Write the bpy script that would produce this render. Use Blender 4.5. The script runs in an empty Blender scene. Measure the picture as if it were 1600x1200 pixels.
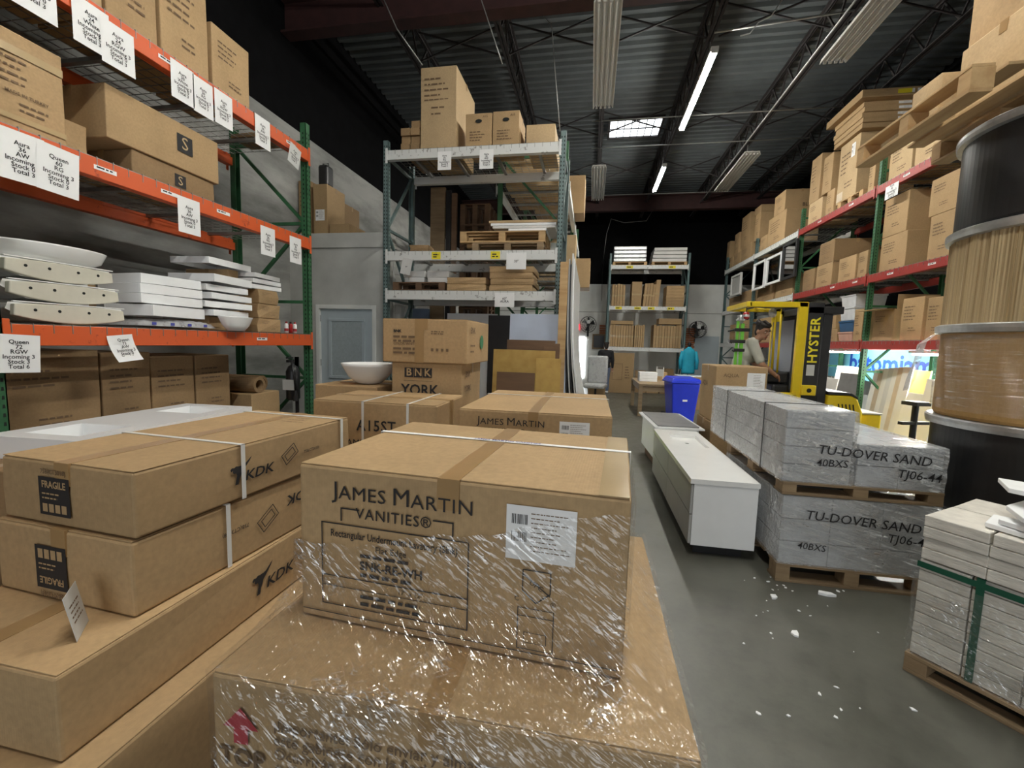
import bpy, math, random
from math import sin, cos, pi, radians, atan2, sqrt, hypot
from mathutils import Vector, Matrix, Euler

# ------------------------------------------------------------------ camera, world, light
SC = bpy.context.scene
COL = SC.collection
FPX = 680.0                       # focal length in pixels of the 1600x1200 frame
EYE = Vector((0, 0, 1.6))
def cam_axes(yaw, pitch, roll):
    f = Vector((sin(yaw) * cos(pitch), cos(yaw) * cos(pitch), sin(pitch)))
    r = Vector((cos(yaw), -sin(yaw), 0)); u = r.cross(f)
    c, s = cos(roll), sin(roll)
    return c * r + s * u, -s * r + c * u, -f
AX_R, AX_U, AX_B = cam_axes(radians(-10.1), radians(-5.42), radians(1.645))
cam_data = bpy.data.cameras.new('camera'); cam = bpy.data.objects.new('camera', cam_data); COL.objects.link(cam)
cam_data.sensor_width = 36; cam_data.lens = 36 * FPX / 1600; cam_data.clip_start = 0.02; cam_data.clip_end = 200
cam.matrix_world = Matrix(((AX_R.x, AX_U.x, AX_B.x, 0), (AX_R.y, AX_U.y, AX_B.y, 0), (AX_R.z, AX_U.z, AX_B.z, 1.6), (0, 0, 0, 1)))
SC.camera = cam
SC.view_settings.view_transform = 'Standard'; SC.view_settings.look = 'None'
SC.view_settings.exposure = 1.08; SC.view_settings.gamma = 1.0; SC.view_settings.use_curve_mapping = False
world = bpy.data.worlds.new('world'); SC.world = world; world.use_nodes = True
world.node_tree.nodes['Background'].inputs[0].default_value = (.80, .9, 1, 1)
world.node_tree.nodes['Background'].inputs[1].default_value = 0.6
TUBE_POWER = 150.0
ld = bpy.data.lights.new('dock_daylight', 'AREA'); ld.shape = 'RECTANGLE'; ld.size = 4.4; ld.size_y = 3.6; ld.energy = 22; ld.color = (1, .98, .94)
lo = bpy.data.objects.new('dock_daylight', ld); COL.objects.link(lo); lo.location = (.4, -4.35, 2.1); lo.rotation_euler = (radians(90), 0, 0)

def P(x, y, X=None, Y=None, Z=None):
    """where the ray through photo pixel (x, y) meets the plane X=, Y= or Z="""
    d = AX_R * ((x - 800) / FPX) + AX_U * ((600 - y) / FPX) - AX_B
    t = X / d.x if X is not None else (Y / d.y if Y is not None else (Z - 1.6) / d.z)
    return EYE + d * t

# ------------------------------------------------------------------ materials
MATS = {}
def nodes(name):
    m = bpy.data.materials.new(name); m.use_nodes = True; nt = m.node_tree
    b = nt.nodes['Principled BSDF']; MATS[name] = m
    return m, nt, b
def L(nt, a, b): nt.links.new(a, b)
def coords(nt, scale=(1, 1, 1), kind='Object'):
    tc = nt.nodes.new('ShaderNodeTexCoord'); mp = nt.nodes.new('ShaderNodeMapping')
    mp.inputs['Scale'].default_value = scale; L(nt, tc.outputs[kind], mp.inputs['Vector'])
    return mp.outputs['Vector']
def noise(nt, vec, scale, detail=4, rough=.55):
    n = nt.nodes.new('ShaderNodeTexNoise'); n.inputs['Scale'].default_value = scale
    n.inputs['Detail'].default_value = detail; n.inputs['Roughness'].default_value = rough
    L(nt, vec, n.inputs['Vector']); return n.outputs['Fac']
def ramp(nt, fac, stops):
    r = nt.nodes.new('ShaderNodeValToRGB'); e = r.color_ramp.elements
    while len(e) < len(stops): e.new(.5)
    for i, (p, c) in enumerate(stops):
        e[i].position = p; e[i].color = (*c, 1) if len(c) == 3 else c
    L(nt, fac, r.inputs['Fac']); return r.outputs['Color']
def bump(nt, b, h, strength, dist=.01):
    n = nt.nodes.new('ShaderNodeBump'); n.inputs['Strength'].default_value = strength; n.inputs['Distance'].default_value = dist
    L(nt, h, n.inputs['Height']); L(nt, n.outputs['Normal'], b.inputs['Normal'])
def simple(name, c, rough=.6, metal=0., var=.12, scale=6., bmp=0., spec=.5, rand=0., stretch=(1, 1, 1)):
    m, nt, b = nodes(name)
    v = coords(nt, stretch); n = noise(nt, v, scale)
    lo_ = tuple(max(0, x * (1 - var)) for x in c); hi = tuple(min(1, x * (1 + var)) for x in c)
    colr = ramp(nt, n, [(.3, lo_), (.7, hi)])
    if rand:
        oi = nt.nodes.new('ShaderNodeObjectInfo'); mr = nt.nodes.new('ShaderNodeMapRange')
        mr.inputs['To Min'].default_value = 1 - rand; mr.inputs['To Max'].default_value = 1 + rand
        L(nt, oi.outputs['Random'], mr.inputs['Value'])
        hs = nt.nodes.new('ShaderNodeHueSaturation'); L(nt, colr, hs.inputs['Color']); L(nt, mr.outputs['Result'], hs.inputs['Value']); colr = hs.outputs['Color']
    L(nt, colr, b.inputs['Base Color'])
    b.inputs['Roughness'].default_value = rough; b.inputs['Metallic'].default_value = metal; b.inputs['Specular IOR Level'].default_value = spec
    if bmp: bump(nt, b, noise(nt, v, scale * 3), bmp)
    return m
def wood(name, c1, c2, axis=(1, 8, 8), rough=.75, rand=.15):
    m, nt, b = nodes(name); v = coords(nt, axis)
    n = noise(nt, v, 2.2, 5); colr = ramp(nt, n, [(.3, c1), (.55, tuple((a + d) / 2 for a, d in zip(c1, c2))), (.75, c2)])
    oi = nt.nodes.new('ShaderNodeObjectInfo'); mr = nt.nodes.new('ShaderNodeMapRange')
    mr.inputs['To Min'].default_value = 1 - rand; mr.inputs['To Max'].default_value = 1 + rand; L(nt, oi.outputs['Random'], mr.inputs['Value'])
    hs = nt.nodes.new('ShaderNodeHueSaturation'); L(nt, colr, hs.inputs['Color']); L(nt, mr.outputs['Result'], hs.inputs['Value'])
    L(nt, hs.outputs['Color'], b.inputs['Base Color']); b.inputs['Roughness'].default_value = rough
    bump(nt, b, n, .25, .004); return m
def cardboard(name, c, rand=.10):
    m, nt, b = nodes(name); v = coords(nt)
    n = noise(nt, v, 3.0, 5); n2 = noise(nt, v, 60, 3)
    c1 = ramp(nt, n, [(.25, tuple(x * .86 for x in c)), (.5, c), (.8, tuple(min(1, x * 1.08) for x in c))])
    c2 = ramp(nt, n2, [(.3, (.90, .90, .90)), (.7, (1.05, 1.05, 1.05))])
    mx = nt.nodes.new('ShaderNodeMix'); mx.data_type = 'RGBA'; mx.blend_type = 'MULTIPLY'; mx.inputs[0].default_value = 1
    L(nt, c1, mx.inputs[6]); L(nt, c2, mx.inputs[7])
    oi = nt.nodes.new('ShaderNodeObjectInfo'); mr = nt.nodes.new('ShaderNodeMapRange')
    mr.inputs['To Min'].default_value = 1 - rand; mr.inputs['To Max'].default_value = 1 + rand; L(nt, oi.outputs['Random'], mr.inputs['Value'])
    hs = nt.nodes.new('ShaderNodeHueSaturation'); L(nt, mx.outputs[2], hs.inputs['Color']); L(nt, mr.outputs['Result'], hs.inputs['Value'])
    L(nt, hs.outputs['Color'], b.inputs['Base Color']); b.inputs['Roughness'].default_value = .72; b.inputs['Specular IOR Level'].default_value = .25
    w = nt.nodes.new('ShaderNodeTexWave'); w.inputs['Scale'].default_value = 45; w.inputs['Distortion'].default_value = .6; L(nt, v, w.inputs['Vector'])
    ad = nt.nodes.new('ShaderNodeMath'); ad.operation = 'MULTIPLY_ADD'; ad.inputs[1].default_value = .12
    L(nt, w.outputs['Fac'], ad.inputs[0]); L(nt, n, ad.inputs[2])
    bump(nt, b, ad.outputs[0], .16, .006); return m
def chipped(name, c, under, amount=.62, rough=.45):
    m, nt, b = nodes(name); v = coords(nt); n = noise(nt, v, 9, 8, .7)
    L(nt, ramp(nt, n, [(0, c), (amount, c), (amount + .05, under), (1, under)]), b.inputs['Base Color']); b.inputs['Roughness'].default_value = rough; return m
def emit(name, c, s):
    m, nt, b = nodes(name); b.inputs['Base Color'].default_value = (*c, 1)
    b.inputs['Emission Color'].default_value = (*c, 1); b.inputs['Emission Strength'].default_value = s; return m

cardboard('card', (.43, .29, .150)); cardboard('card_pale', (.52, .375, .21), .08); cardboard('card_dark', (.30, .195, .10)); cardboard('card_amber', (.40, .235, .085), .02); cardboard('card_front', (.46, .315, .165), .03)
simple('tape', (.36, .225, .10), .28, var=.08); simple('tape_clear', (.50, .37, .20), .16, var=.06, spec=.8)
simple('ink', (.018, .017, .018), .7); simple('ink_faint', (.16, .10, .055), .8); simple('ink_red', (.42, .045, .06), .7); simple('ink_green', (.05, .22, .10), .7); simple('ink_blue', (.05, .06, .35), .6)
simple('paper', (.88, .88, .87), .8, var=.04); simple('paper_dim', (.62, .62, .60), .8, var=.06)
simple('strap_white', (.75, .74, .70), .4, var=.05); simple('strap_black', (.015, .015, .015), .4); simple('strap_green', (.012, .085, .05), .4)
chipped('orange_paint', (.66, .105, .022), (.40, .055, .018), .60); chipped('red_paint', (.33, .035, .028), (.17, .02, .018), .60)
chipped('white_paint_chipped', (.70, .71, .69), (.28, .27, .25), .60); simple('green_paint', (.035, .13, .055), .5, var=.25); simple('grey_green_paint', (.13, .19, .185), .5, var=.25)
simple('bright_green_paint', (.10, .46, .14), .5, var=.15); simple('blue_green_paint', (.09, .15, .15), .5, var=.25)
simple('hole_dark', (.012, .014, .012), .9); simple('wire', (.30, .30, .28), .45, .7, var=.2)
simple('white_lacquer', (.90, .91, .91), .18, var=.02); simple('white_ceramic', (.88, .88, .86), .12, var=.02); simple('ceramic_raw', (.60, .57, .47), .7, var=.1)
simple('foam', (.90, .91, .91), .75, var=.04); simple('grey_front', (.42, .42, .40), .35, var=.05); simple('black_plastic', (.015, .015, .016), .38, var=.2)
simple('black_metal', (.022, .022, .023), .5, var=.2); simple('galvanised', (.52, .53, .53), .38, .8, var=.14, scale=14)
simple('yellow_paint', (.76, .55, .015), .38, var=.08); simple('yellow_label', (.85, .72, .03), .6, var=.05); simple('bin_blue', (.02, .045, .62), .35, var=.08)
simple('lime_plastic', (.16, .52, .05), .4, var=.15); simple('neon', (.62, .86, .10), .4, var=.05); simple('chrome', (.6, .6, .6), .15, 1.)
wood('pine', (.56, .38, .19), (.40, .24, .10)); wood('old_pine', (.34, .24, .135), (.20, .13, .07)); wood('board_brown', (.17, .095, .05), (.10, .055, .03)); wood('osb', (.52, .345, .10), (.40, .24, .06), (4, 4, 4))
wood('oak_table', (.33, .24, .145), (.22, .155, .085)); wood('raw_edge', (.56, .43, .24), (.22, .14, .06), (45, 45, .3), rand=.05)
simple('slab_blue', (.50, .56, .68), .3, var=.10, scale=2.5); simple('marble_white', (.74, .73, .70), .25, var=.08, scale=2); simple('sheet_black', (.02, .02, .022), .3); simple('sheet_tan', (.60, .50, .36), .5)
simple('showroom_tile', (.78, .76, .70), .3, var=.06, scale=3); simple('tile_yellow', (.80, .60, .22), .4, var=.15, scale=2); simple('tile_grey', (.20, .20, .20), .35, var=.15)
simple('stone', (.64, .61, .545), .85, var=.16, scale=22, bmp=.35, rand=.10, stretch=(.5, .5, 3)); simple('tile_pack', (.52, .54, .56), .5, var=.1)
simple('banner_blue', (.22, .66, .86), .6, var=.12, scale=2.5); simple('banner_text', (.015, .085, .52), .6)
simple('skin', (.36, .19, .115), .55, var=.06); simple('hair', (.022, .016, .013), .7, var=.3, scale=40); simple('shirt_grey', (.44, .43, .37), .85, var=.08); simple('trousers', (.02, .021, .026), .85)
simple('jeans', (.13, .17, .26), .85); simple('jacket_black', (.012, .012, .015), .85); simple('jacket_cyan', (.02, .40, .58), .7); simple('eye_white', (.75, .72, .68), .3); simple('sole', (.7, .7, .68), .6)
simple('steel_red', (.040, .013, .012), .7, var=.25); simple('steel_dark', (.018, .014, .014), .75, var=.3); simple('deck', (.085, .097, .10), .6, .0, var=.22, scale=1.4); simple('conduit', (.42, .42, .40), .4, .6)
simple('fixture_white', (.60, .59, .55), .45, var=.05); simple('tube_off', (.70, .69, .64), .25, var=.03); emit('tube_lit', (1, .985, .92), TUBE_POWER)
emit('daylight_pane', (.93, .97, 1), 10.0); emit('skylight_pane', (.90, .95, 1), 1.6); emit('exit_red', (1, .05, .07), .9)
simple('door_blue', (.50, .57, .61), .45, var=.03); simple('frosted', (.42, .48, .50), .35, var=.08, scale=30); simple('brick', (.40, .15, .065), .8, var=.15)
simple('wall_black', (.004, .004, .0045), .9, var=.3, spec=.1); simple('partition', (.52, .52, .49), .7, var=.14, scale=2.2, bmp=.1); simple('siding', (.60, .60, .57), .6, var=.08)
simple('wall_far_paint', (.80, .81, .78), .7, var=.08, scale=1.5); simple('blueish_grey', (.10, .14, .20), .6); simple('tote_white', (.66, .67, .68), .4); simple('tote_blue', (.025, .09, .20), .4); simple('mirror', (.5, .5, .5), .04, 1., var=.01)
simple('bucket_wood', (.42, .30, .16), .7); simple('can_red', (.38, .02, .02), .3); simple('pipe_black', (.02, .02, .02), .4); simple('pink_box', (.60, .36, .27), .7)

def concrete_floor():
    m, nt, b = nodes('concrete_floor'); v = coords(nt)
    n = noise(nt, v, .9, 7, .62); n2 = noise(nt, v, 7, 7, .72)
    c = ramp(nt, n, [(.30, (.060, .059, .046)), (.45, (.097, .096, .077)), (.58, (.119, .118, .096)), (.72, (.160, .158, .132))])
    c2 = ramp(nt, n2, [(.3, (.72, .72, .72)), (.55, (1, 1, 1)), (.8, (1.12, 1.12, 1.08))])
    mx = nt.nodes.new('ShaderNodeMix'); mx.data_type = 'RGBA'; mx.blend_type = 'MULTIPLY'; mx.inputs[0].default_value = 1
    L(nt, c, mx.inputs[6]); L(nt, c2, mx.inputs[7]); L(nt, mx.outputs[2], b.inputs['Base Color'])
    rr = ramp(nt, n2, [(.3, (.30, .30, .30)), (.7, (.52, .52, .52))]); L(nt, rr, b.inputs['Roughness']); bump(nt, b, n2, .06, .003)
concrete_floor()
def dirty_wall():
    m, nt, b = nodes('dirty_wall'); v = coords(nt, (1, .35, 1.2))
    n = noise(nt, v, 1.1, 7, .65); L(nt, ramp(nt, n, [(.32, (.12, .12, .11)), (.48, (.26, .26, .245)), (.64, (.42, .42, .395))]), b.inputs['Base Color']); b.inputs['Roughness'].default_value = .8
    w = nt.nodes.new('ShaderNodeTexWave'); w.bands_direction = 'Z'; w.inputs['Scale'].default_value = 1.55; L(nt, coords(nt), w.inputs['Vector'])
    bump(nt, b, w.outputs['Fac'], .25, .02)
dirty_wall()
def film(name, direction=(3, 14, 14), base=.05, peak=.55, milk=.05, rough=.13, bstr=.9):
    """clear stretch wrap: mostly transparent, wrinkles catch the light"""
    m, nt, b = nodes(name); out = nt.nodes['Material Output']; nt.nodes.remove(b)
    v = coords(nt, direction); n = noise(nt, v, 3.0, 7, .62); v2 = coords(nt); n2 = noise(nt, v2, 5, 3)
    f = ramp(nt, n, [(.50, (0, 0, 0)), (.60, (.25, .25, .25)), (.70, (1, 1, 1))])
    g = nt.nodes.new('ShaderNodeMath'); g.operation = 'MULTIPLY_ADD'; g.inputs[1].default_value = peak; g.inputs[2].default_value = base; L(nt, f, g.inputs[0])
    bp = nt.nodes.new('ShaderNodeBump'); bp.inputs['Strength'].default_value = bstr; bp.inputs['Distance'].default_value = .02; L(nt, n, bp.inputs['Height'])
    gl = nt.nodes.new('ShaderNodeBsdfGlossy'); gl.inputs['Roughness'].default_value = rough; gl.inputs['Color'].default_value = (1, 1, 1, 1); L(nt, bp.outputs['Normal'], gl.inputs['Normal'])
    tr = nt.nodes.new('ShaderNodeBsdfTransparent'); tr.inputs['Color'].default_value = (.985, .985, .98, 1)
    df = nt.nodes.new('ShaderNodeBsdfDiffuse'); df.inputs['Color'].default_value = (.85, .86, .87, 1)
    m1 = nt.nodes.new('ShaderNodeMixShader'); m1.inputs[0].default_value = milk; L(nt, tr.outputs[0], m1.inputs[1]); L(nt, df.outputs[0], m1.inputs[2])
    m2 = nt.nodes.new('ShaderNodeMixShader'); L(nt, g.outputs[0], m2.inputs[0]); L(nt, m1.outputs[0], m2.inputs[1]); L(nt, gl.outputs[0], m2.inputs[2])
    L(nt, m2.outputs[0], out.inputs['Surface']); return m
def film2(name, ang=(0, -.62, .35), milk=.012, st=(1.2, 26, 26), pt=.50, cs=.85):
    """clear stretch wrap with lamp glints painted white along its creases"""
    m, nt, b = nodes(name); out = nt.nodes['Material Output']; nt.nodes.remove(b)
    def rotmap(rot, scale):
        tc = nt.nodes.new('ShaderNodeTexCoord'); a = nt.nodes.new('ShaderNodeMapping'); a.inputs['Rotation'].default_value = rot; c = nt.nodes.new('ShaderNodeMapping'); c.inputs['Scale'].default_value = scale
        L(nt, tc.outputs['Object'], a.inputs['Vector']); L(nt, a.outputs['Vector'], c.inputs['Vector']); return c.outputs['Vector']
    def ridge(vec, scale, width):
        n = noise(nt, vec, scale, 1.5, .5); s1 = nt.nodes.new('ShaderNodeMath'); s1.operation = 'SUBTRACT'; s1.inputs[1].default_value = .5; L(nt, n, s1.inputs[0])
        s2 = nt.nodes.new('ShaderNodeMath'); s2.operation = 'ABSOLUTE'; L(nt, s1.outputs[0], s2.inputs[0]); return ramp(nt, s2.outputs[0], [(0, (1, 1, 1)), (width, (0, 0, 0))]), n
    r1, n1 = ridge(rotmap(ang, st), 2.6, .035); r2, n2 = ridge(rotmap((.3, .25, -.4), (1.6, 22, 22)), 2.2, .02)
    patch = ramp(nt, noise(nt, coords(nt), 4.0, 4, .65), [(pt, (0, 0, 0)), (pt + .2, (1, 1, 1))]); dash = ramp(nt, noise(nt, rotmap(ang, (10, 30, 30)), 1.4, 2, .5), [(.42, (0, 0, 0)), (.56, (1, 1, 1))])
    def mul(a, c, op='MULTIPLY'):
        k = nt.nodes.new('ShaderNodeMath'); k.operation = op; k.use_clamp = True
        for i, q in enumerate((a, c)):
            if isinstance(q, float): k.inputs[i].default_value = q
            else: L(nt, q, k.inputs[i])
        return k.outputs[0]
    painted_glint = mul(mul(mul(r1, patch), dash), mul(mul(r2, patch), dash), 'ADD')  # glints painted as white diffuse streaks along the creases
    bp = nt.nodes.new('ShaderNodeBump'); bp.inputs['Strength'].default_value = 1.; bp.inputs['Distance'].default_value = .02; L(nt, n1, bp.inputs['Height'])
    gl = nt.nodes.new('ShaderNodeBsdfGlossy'); gl.inputs['Roughness'].default_value = .12; gl.inputs['Color'].default_value = (1, 1, 1, 1); L(nt, bp.outputs['Normal'], gl.inputs['Normal'])
    tr = nt.nodes.new('ShaderNodeBsdfTransparent'); tr.inputs['Color'].default_value = (.985, .985, .98, 1)
    df = nt.nodes.new('ShaderNodeBsdfDiffuse'); df.inputs['Color'].default_value = (.95, .96, .97, 1)
    m1 = nt.nodes.new('ShaderNodeMixShader'); L(nt, mul(mul(painted_glint, cs), milk, 'ADD'), m1.inputs[0]); L(nt, tr.outputs[0], m1.inputs[1]); L(nt, df.outputs[0], m1.inputs[2])
    m2 = nt.nodes.new('ShaderNodeMixShader'); L(nt, mul(mul(painted_glint, .5), mul(mul(patch, .20), .08, 'ADD'), 'ADD'), m2.inputs[0]); L(nt, m1.outputs[0], m2.inputs[1]); L(nt, gl.outputs[0], m2.inputs[2])
    L(nt, m2.outputs[0], out.inputs['Surface']); return m
film2('film_clear'); film2('film_grey', (0, -.22, .15), .22, (.35, 11, 11), .38, .9); film2('film_stone', (0, -.5, .3), .03); film('film_drum', (1.5, 1.5, 26), .05, .5, .05, .15, .8); film('film_milky', (6, 6, 6), .15, .6, .5, .2, 1.)

# ------------------------------------------------------------------ mesh helpers
class MB:
    def __init__(s): s.v = []; s.f = []
    def add(s, vs, fs):
        o = len(s.v); s.v += [tuple(v) for v in vs]; s.f += [tuple(i + o for i in f) for f in fs]; return s
    def box(s, x0, x1, y0, y1, z0, z1):
        return s.add([(x0, y0, z0), (x1, y0, z0), (x1, y1, z0), (x0, y1, z0), (x0, y0, z1), (x1, y0, z1), (x1, y1, z1), (x0, y1, z1)],
                     [(3, 2, 1, 0), (4, 5, 6, 7), (0, 1, 5, 4), (1, 2, 6, 5), (2, 3, 7, 6), (3, 0, 4, 7)])
    def hexa(s, p):      # eight corners: bottom ring then top ring
        return s.add(p, [(3, 2, 1, 0), (4, 5, 6, 7), (0, 1, 5, 4), (1, 2, 6, 5), (2, 3, 7, 6), (3, 0, 4, 7)])
    def bar(s, a, b, w, h=None, up=(0, 0, 1)):
        a, b = Vector(a), Vector(b); h = h or w; d = (b - a).normalized(); u = Vector(up)
        if abs(d.dot(u)) > .98: u = Vector((1, 0, 0))
        r = d.cross(u).normalized() * w / 2; q = r.cross(d).normalized() * h / 2
        return s.hexa([a - r - q, a + r - q, b + r - q, b - r - q, a - r + q, a + r + q, b + r + q, b - r + q])
    def tube(s, pts, r, n=8, cap=True):
        pts = [Vector(p) for p in pts]; rs = r if isinstance(r, (list, tuple)) else [r] * len(pts); rings = []; ref = None
        for i, p in enumerate(pts):
            d = (pts[min(i + 1, len(pts) - 1)] - pts[max(i - 1, 0)]).normalized()
            if ref is None: ref = Vector((0, 0, 1)) if abs(d.z) < .9 else Vector((1, 0, 0))
            a = d.cross(ref).normalized(); b = d.cross(a).normalized(); ref = -b if False else ref
            rings.append([p + (a * cos(2 * pi * k / n) + b * sin(2 * pi * k / n)) * rs[i] for k in range(n)])
        o = len(s.v); s.v += [tuple(v) for rg in rings for v in rg]
        for i in range(len(pts) - 1):
            for k in range(n): s.f.append((o + i * n + k, o + i * n + (k + 1) % n, o + (i + 1) * n + (k + 1) % n, o + (i + 1) * n + k))
        if cap: s.f.append(tuple(o + k for k in range(n))[::-1]); s.f.append(tuple(o + (len(pts) - 1) * n + k for k in range(n)))
        return s
    def lathe(s, prof, n=32, c=(0, 0), cap=True, sx=1, sy=1):
        o = len(s.v)
        for r, z in prof: s.v += [(c[0] + sx * r * cos(2 * pi * k / n), c[1] + sy * r * sin(2 * pi * k / n), z) for k in range(n)]
        for i in range(len(prof) - 1):
            for k in range(n): s.f.append((o + i * n + k, o + i * n + (k + 1) % n, o + (i + 1) * n + (k + 1) % n, o + (i + 1) * n + k))
        if cap: s.f.append(tuple(o + k for k in range(n))[::-1]); s.f.append(tuple(o + (len(prof) - 1) * n + k for k in range(n)))
        return s
    def ball(s, c, r, n=12, m=8, rot=None):
        c = Vector(c); r = Vector((r, r, r)) if not hasattr(r, '__len__') else Vector(r); o = len(s.v); R = rot or Matrix.Identity(3)
        s.v.append(tuple(c + R @ Vector((0, 0, -r.z))))
        for i in range(1, m):
            t = -pi / 2 + pi * i / m
            for k in range(n): s.v.append(tuple(c + R @ Vector((r.x * cos(t) * cos(2 * pi * k / n), r.y * cos(t) * sin(2 * pi * k / n), r.z * sin(t)))))
        s.v.append(tuple(c + R @ Vector((0, 0, r.z)))); top = len(s.v) - 1
        for k in range(n): s.f.append((o, o + 1 + (k + 1) % n, o + 1 + k)); s.f.append((top, top - n + k, top - n + (k + 1) % n))
        for i in range(m - 2):
            for k in range(n): a = o + 1 + i * n; s.f.append((a + k, a + (k + 1) % n, a + n + (k + 1) % n, a + n + k))
        return s
    def limb(s, a, b, ra, rb, n=10):
        a, b = Vector(a), Vector(b); s.ball(a, ra, n, 8); s.ball(b, rb, n, 8); return s.tube([a, b], [ra, rb], n)
    def prism(s, pts, z0, z1, plane='xy'):
        f = {'xy': lambda p, h: (p[0], p[1], h), 'xz': lambda p, h: (p[0], h, p[1]), 'yz': lambda p, h: (h, p[0], p[1])}[plane]
        n = len(pts); o = len(s.v); s.v += [f(p, z0) for p in pts] + [f(p, z1) for p in pts]
        s.f.append(tuple(o + k for k in range(n))[::-1]); s.f.append(tuple(o + n + k for k in range(n)))
        for k in range(n): s.f.append((o + k, o + (k + 1) % n, o + n + (k + 1) % n, o + n + k))
        return s
    def mesh(s, name):
        me = bpy.data.meshes.new(name); me.from_pydata(s.v, [], s.f); me.update(); return me
    def build(s, name, m, parent=None, bevel=0, smooth=False, seg=2):
        return obj(name, s.mesh(name), m, parent, bevel, smooth, seg)
def obj(name, me, m, parent=None, bevel=0, smooth=False, seg=2):
    if m and not me.materials: me.materials.append(MATS[m])
    if smooth: me.polygons.foreach_set('use_smooth', [True] * len(me.polygons))
    o = bpy.data.objects.new(name, me); COL.objects.link(o)
    if parent: o.parent = parent
    if bevel:
        b = o.modifiers.new('bevel', 'BEVEL'); b.width = bevel; b.segments = seg; b.limit_method = 'ANGLE'
    return o
def tag(o, label, cat, group=None, kind=None):
    o['label'] = label; o['category'] = cat
    if group: o['group'] = group
    if kind: o['kind'] = kind
    return o
def thing(name, label, cat, loc=(0, 0, 0), rz=0, group=None):
    o = bpy.data.objects.new(name, None); COL.objects.link(o); o.empty_display_size = .1
    o.location = loc; o.rotation_euler = (0, 0, rz); return tag(o, label, cat, group)
def struct(name, mb, m, parent=None, **k):
    o = mb.build(name, m, parent, **k)
    if not parent: o['kind'] = 'structure'
    return o
FACE_ROT = {'front': (pi / 2, 0, 0), 'right': (pi / 2, 0, pi / 2), 'left': (pi / 2, 0, -pi / 2), 'top': (0, 0, 0), 'back': (pi / 2, 0, pi)}
def text(parent, body, size, pos, face='front', m='ink', align='CENTER', bold=0., name='printed_text', sx=1., extra=0., shear=0., space=1., flip=False, line=1.):
    c = bpy.data.curves.new('text', 'FONT'); c.body = body; c.size = size; c.align_x = align; c.align_y = 'CENTER'; c.resolution_u = 2
    c.offset = bold; c.shear = shear; c.space_character = space; c.space_line = line
    t = bpy.data.objects.new('t', c); me = bpy.data.meshes.new_from_object(t); bpy.data.objects.remove(t); bpy.data.curves.remove(c)
    o = obj(name, me, None, parent); me.materials.clear(); me.materials.append(MATS[m])
    o.location = pos; e = Euler(FACE_ROT[face]).to_matrix() @ Euler((0, 0, extra + (pi if flip else 0))).to_matrix()
    o.rotation_euler = e.to_euler(); o.scale = (sx, 1, 1); return o
def face_mb(rects, face, off):
    """flat rectangles (u0,u1,v0,v1) on a face plane at distance off from the local origin"""
    mb = MB()
    for u0, u1, v0, v1 in rects:
        q = [(u0, v0), (u1, v0), (u1, v1), (u0, v1)]
        mb.add([facept(face, u, v, off) for u, v in q], [(0, 1, 2, 3)])
    return mb
def facept(face, u, v, off):
    return {'front': (u, -off, v), 'right': (off, u, v), 'left': (-off, -u, v), 'top': (u, v, off), 'back': (-u, off, v)}[face]
def print_rows(parent, face, off, u0, u1, v1, rows, rh, gap, seed=0, m='ink_faint', name='printed_lines'):
    """unreadable small print: rows of word-long dashes"""
    r = random.Random(seed); rects = []
    for i in range(rows):
        v = v1 - i * gap; u = u0; end = u0 + (u1 - u0) * r.uniform(.6, 1)
        while u < end:
            w = rh * r.uniform(1.5, 5); rects.append((u, min(u + w, end), v - rh, v)); u += w + rh * .8
    o = face_mb(rects, face, off).build(name, m, parent); o['kind'] = 'stuff'; return o
def frame_rects(u0, u1, v0, v1, t): return [(u0, u1, v0, v0 + t), (u0, u1, v1 - t, v1), (u0, u0 + t, v0, v1), (u1 - t, u1, v0, v1)]
CARTONS = {}
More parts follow.
